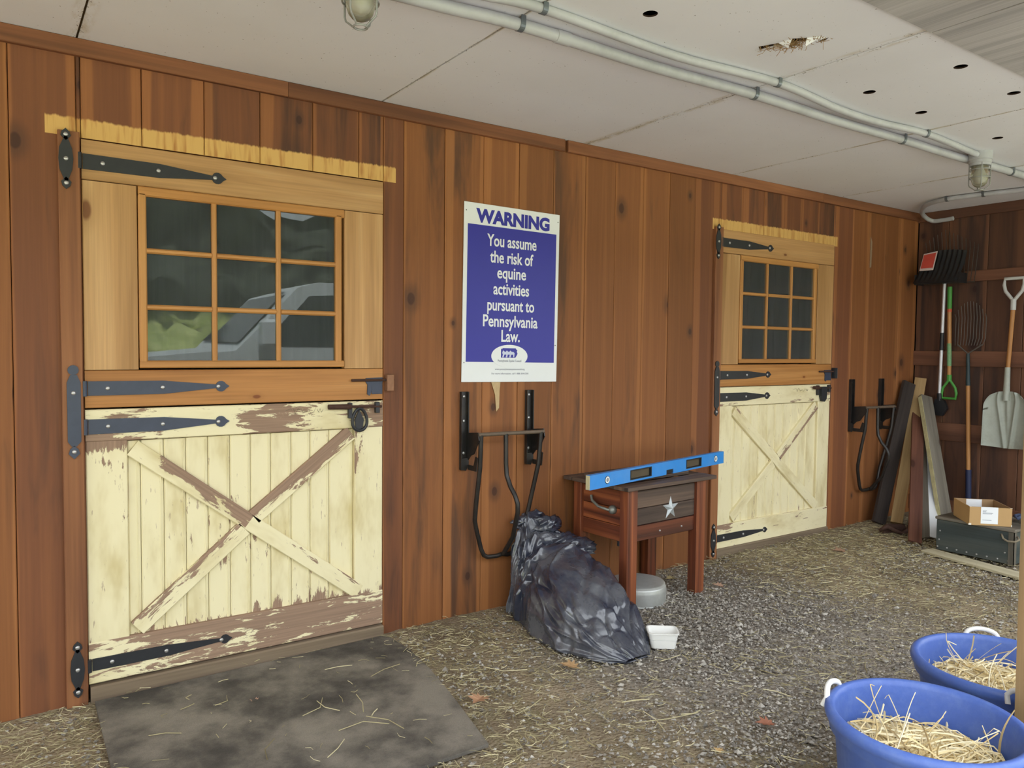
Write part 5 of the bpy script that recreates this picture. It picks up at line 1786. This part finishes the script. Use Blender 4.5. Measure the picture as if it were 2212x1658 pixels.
def scatter_straw():
    rng = np.random.default_rng(3)
    vs, fs = [], []
    hot = [(0.08, -0.32, 0.28, 5.0), (1.62, -0.75, 0.10, 2.0), (1.55, -1.15, 0.14, 2.6), (1.75, -0.35, 0.22, 2.0), (1.65, -0.10, 0.12, 3.0), (2.85, -1.35, 0.20, 1.6), (3.9, -0.85, 0.3, 1.6), (4.6, -0.25, 0.5, 2.6),
           (5.3, -0.45, 0.4, 2.4), (4.3, -1.1, 0.3, 1.6), (1.3, -1.35, 0.25, 1.8), (2.05, -0.75, 0.25, 1.4), (0.85, -0.06, 0.25, 1.6), (1.5, -0.08, 0.2, 2.2), (1.45, -0.40, 0.12, 1.4), (0.15, -0.75, 0.2, 2.0)]
    target, tries, made = 15000, 0, 0
    while made < target and tries < 220000:
        tries += 1
        x = rng.uniform(-0.4, 6.3)
        y = -abs(rng.uniform(0.0, 3.1))
        if y > -0.02:
            continue
        d = 0.26 + 0.5 * max(0, noise.noise((x * 1.6, y * 1.6, 9.0))) + 0.5 * math.exp(-((y + 0.02) / 0.10) ** 2)
        for hx, hy, s, a in hot:
            d += 0.34 * a * math.exp(-((x - hx) ** 2 + (y - hy) ** 2) / (2 * s * s))
        mt = on_mat(x, y)
        if mt:
            d *= 0.045
        if 2.65 < x < 3.6 and -1.15 < y < -0.05:
            d *= 0.35
        if rng.random() > d * 0.7:
            continue
        made += 1
        big = rng.random() < 0.05
        L = rng.uniform(0.015, 0.055) * (2.0 if big else 1.0)
        w = rng.uniform(0.0006, 0.0014) * (1.7 if big else 1.0)
        th = rng.uniform(0, 2 * math.pi)
        cu = rng.uniform(-0.9, 0.9) * (1.6 if rng.random() < 0.2 else 1)
        base = ground_z(x) + (0.018 if mt else 0.004)
        z0 = base + rng.uniform(0, 0.014)
        tilt = rng.uniform(-0.12, 0.2)
        o = len(vs)
        px, py, pz = x, y, z0
        for i in range(3):
            t = th + cu * i
            nx, ny = -math.sin(t) * w, math.cos(t) * w
            yy = min(py, -0.004)
            vs.append((px + nx, min(yy + ny, -0.002), pz))
            vs.append((px - nx, min(yy - ny, -0.002), pz))
            vs.append((px, yy, pz + w * 1.4))
            px += L / 2 * math.cos(t)
            py += L / 2 * math.sin(t)
            pz += L / 2 * tilt
        for i in range(2):
            b = o + i * 3
            fs += [(b, b + 1, b + 4, b + 3), (b + 1, b + 2, b + 5, b + 4), (b + 2, b, b + 3, b + 5)]
    for (x, y, th, cu, L) in [(0.95, -0.62, 0.3, 0.8, 0.16), (1.08, -0.66, 2.2, -0.5, 0.13), (1.15, -0.72, 1.2, 0.3, 0.15), (1.02, -0.80, 0.1, -0.9, 0.2), (1.22, -0.92, 1.8, 0.5, 0.18), (0.92, -0.95, 0.6, 0.2, 0.12),
                               (0.70, -0.35, 0.2, 1.2, 0.1), (1.30, -0.45, 0.4, -0.3, 0.16), (1.75, -0.62, 5.2, 0.6, 0.2), (1.95, -1.35, 5.9, 0.15, 0.26), (2.0, -1.45, 1.2, 0.3, 0.15), (1.62, -1.05, 0.2, 0.2, 0.17),
                               (0.55, -0.50, 2.6, 0.4, 0.11), (1.28, -0.30, 2.9, 0.3, 0.12), (2.62, -1.25, 0.2, 0.1, 0.12), (2.75, -1.4, 1.0, 0.2, 0.12), (0.75, -0.85, 1.4, -0.6, 0.14)]:
        w, o = 0.0017, len(vs)
        pz = ground_z(x) + (0.022 if on_mat(x, y) else 0.014)
        px, py = x, y
        for i in range(3):
            t = th + cu * i
            nx, ny = -math.sin(t) * w, math.cos(t) * w
            vs += [(px + nx, py + ny, pz), (px - nx, py - ny, pz), (px, py, pz + w * 1.4)]
            px += L / 2 * math.cos(t)
            py += L / 2 * math.sin(t)
            pz += 0.002
        for i in range(2):
            b = o + i * 3
            fs += [(b, b + 1, b + 4, b + 3), (b + 1, b + 2, b + 5, b + 4), (b + 2, b, b + 3, b + 5)]
    m = straw_material('floor_straw', lin(124, 114, 84), lin(162, 152, 114), lin(210, 200, 162))
    o = strands('scattered_hay', vs, fs, 9, m)
    tag(o, 'loose dry hay strewn over the barn floor', 'hay', kind='stuff')


scatter_straw()


def scatter_gravel():
    rng = np.random.default_rng(8)
    dirs = np.array([(1, 0, 0), (-1, 0, 0), (0, 1, 0), (0, -1, 0), (0, 0, 1), (0, 0, -1)], float)
    tri = np.array([(0, 2, 4), (2, 1, 4), (1, 3, 4), (3, 0, 4), (2, 0, 5), (1, 2, 5), (3, 1, 5), (0, 3, 5)])
    V, F, T = [], [], []
    n = 0
    k = 0
    while n < 26000 and k < 160000:
        k += 1
        x = rng.uniform(-0.2, 6.2)
        y = rng.uniform(-3.1, -0.03)
        d = 0.06 + 1.0 * math.exp(-(((x - 3.0) / 0.75) ** 2 + ((y + 0.75) / 0.6) ** 2)) + 0.8 * math.exp(-(((x - 2.3) / 0.5) ** 2 + ((y + 1.7) / 0.35) ** 2)) + 0.4 * math.exp(-(((x - 4.9) / 0.3) ** 2 + ((y + 1.3) / 0.5) ** 2))
        d += 0.35 * max(0, noise.noise((x * 2.1, y * 2.1, 3.0)))
        if on_mat(x, y):
            continue
        if rng.random() > d:
            continue
        s = rng.uniform(0.003, 0.0085) * (1.7 if rng.random() < 0.06 else 1)
        sc = np.array([s * rng.uniform(0.7, 1.4), s * rng.uniform(0.7, 1.4), s * rng.uniform(0.5, 0.9)])
        p = dirs * sc * rng.uniform(0.75, 1.2, (6, 1)) + rng.normal(0, s * 0.15, (6, 3))
        a = rng.uniform(0, 6.28)
        c_, s_ = math.cos(a), math.sin(a)
        p = p @ np.array([[c_, -s_, 0], [s_, c_, 0], [0, 0, 1]])
        p += (x, y, ground_z(x) + 0.002 + s * 0.1)
        V.append(p)
        F.append(tri + 6 * n)
        n += 1
    V = np.concatenate(V)
    F = np.concatenate(F)
    me = bpy.data.meshes.new('gravel')
    me.from_pydata(V.tolist(), [], F.tolist())
    at = me.attributes.new('tint', 'FLOAT', 'POINT')
    at.data.foreach_set('value', np.repeat((RNG.random(n) ** 1.3).astype(np.float32), 6))
    me.materials.append(straw_material('gravel_stone', lin(110, 105, 98), lin(146, 140, 131), lin(192, 187, 178)))
    o = bpy.data.objects.new('gravel', me)
    COL.objects.link(o)
    tag(o, 'grey crushed gravel spread over the dirt floor', 'gravel', kind='stuff')


scatter_gravel()


# ================================================================== OUTDOORS BEHIND THE CAMERA (mirrored in the door panes)
def make_truck():
    wh = plain('white_truck_paint', lin(226, 230, 234), 0.3, 0.5, 0, 0.02, 4)
    gl = plain('dark_truck_glass', lin(38, 44, 48), 0.08, 0.6)
    blk = plain('tyre_rubber', lin(30, 30, 30), 0.8, 0.2)
    r = thing('pickup_truck', 'white pickup truck mirrored in the panes of the nearer stable door', 'truck', (0.85, -6.6, 0.02))
    r.scale = (1.12, 1.0, 1.12)
    prof = [(0.0, 0.45), (0.02, 0.95), (0.12, 1.08), (1.15, 1.18), (1.75, 1.80), (1.95, 1.86), (3.05, 1.88), (3.25, 1.80), (3.35, 1.22), (5.2, 1.22), (5.25, 0.55), (4.9, 0.42), (0.3, 0.40)]
    obj('truck_body', MB().prism(prof, 0.0, 1.7), wh, r)
    for y0, y1 in ((-0.006, 0.004), (1.696, 1.706)):
        obj('side_window', MB().prism([(1.42, 1.22), (1.86, 1.72), (2.36, 1.76), (2.36, 1.22)], y0, y1), gl, r)
        obj('side_window', MB().prism([(2.46, 1.22), (2.46, 1.76), (3.10, 1.76), (3.22, 1.22)], y0, y1), gl, r)
        for x in (0.95, 4.25):
            obj('wheel', MB().lathe([(0.0, -0.1), (0.2, -0.1), (0.22, -0.12), (0.36, -0.11), (0.37, 0.0), (0.36, 0.11), (0.22, 0.12), (0.0, 0.1)], 28, (x, (y0 + y1) / 2 + (0.05 if y0 > 1 else -0.05), 0.37), axis='y'), blk, r, smooth=True)
    obj('windscreen', MB().add([(1.21, 0.12, 1.25), (1.21, 1.58, 1.25), (1.70, 1.50, 1.76), (1.70, 0.20, 1.76)], [(0, 1, 2, 3)]).xf(Matrix.Translation((-0.012, 0, 0.012))), gl, r)
    obj('wing_mirror', MB().box(1.35, 1.50, 1.72, 1.92, 1.22, 1.48, 0.03), wh, r)
    obj('bumper', MB().box(-0.1, 0.08, 0.05, 1.65, 0.42, 0.62, 0.02), M['strap'], r)


make_truck()


def make_bank():
    mb = MB()

    def fn(u, v):
        x = -45 + 95 * u
        z = 9.0 * v + 2.2 * noise.noise((x * 0.18, v * 2, 0)) * v + 0.9 * noise.noise((x * 0.9, v * 9, 3))
        y = -30 + 3.0 * noise.noise((x * 0.35, v * 5, 7)) + 1.2 * noise.noise((x * 1.3, v * 14, 2)) - 6 * v
        return (x, y, max(-0.2, z))
    mb.grid(fn, 180, 40)
    m = NT('leafy_hillside')
    pos = m.n('ShaderNodeNewGeometry').outputs['Position']
    nz = m.noise(pos, 1.6, 6.0, 0.7)
    z = m.n('ShaderNodeSeparateXYZ', Vector=pos).outputs[2]
    woods = m.mix(m.smooth(nz, 0.35, 0.7), lin(46, 52, 44), lin(84, 90, 74))
    meadow = m.mix(m.smooth(nz, 0.35, 0.7), lin(176, 188, 112), lin(222, 226, 156))
    m.bsdf(m.mix(m.smooth(m.math('ADD', z, m.math('MULTIPLY', nz, 1.2)), 2.9, 3.6), meadow, woods), 0.8, bump=nz, bstr=0.6, bdist=0.4)
    o = obj('wooded_bank', mb, m.mat, None, smooth=True)
    tag(o, 'green wooded bank beyond the yard mirrored in the door panes', 'woodland', kind='stuff')


make_bank()
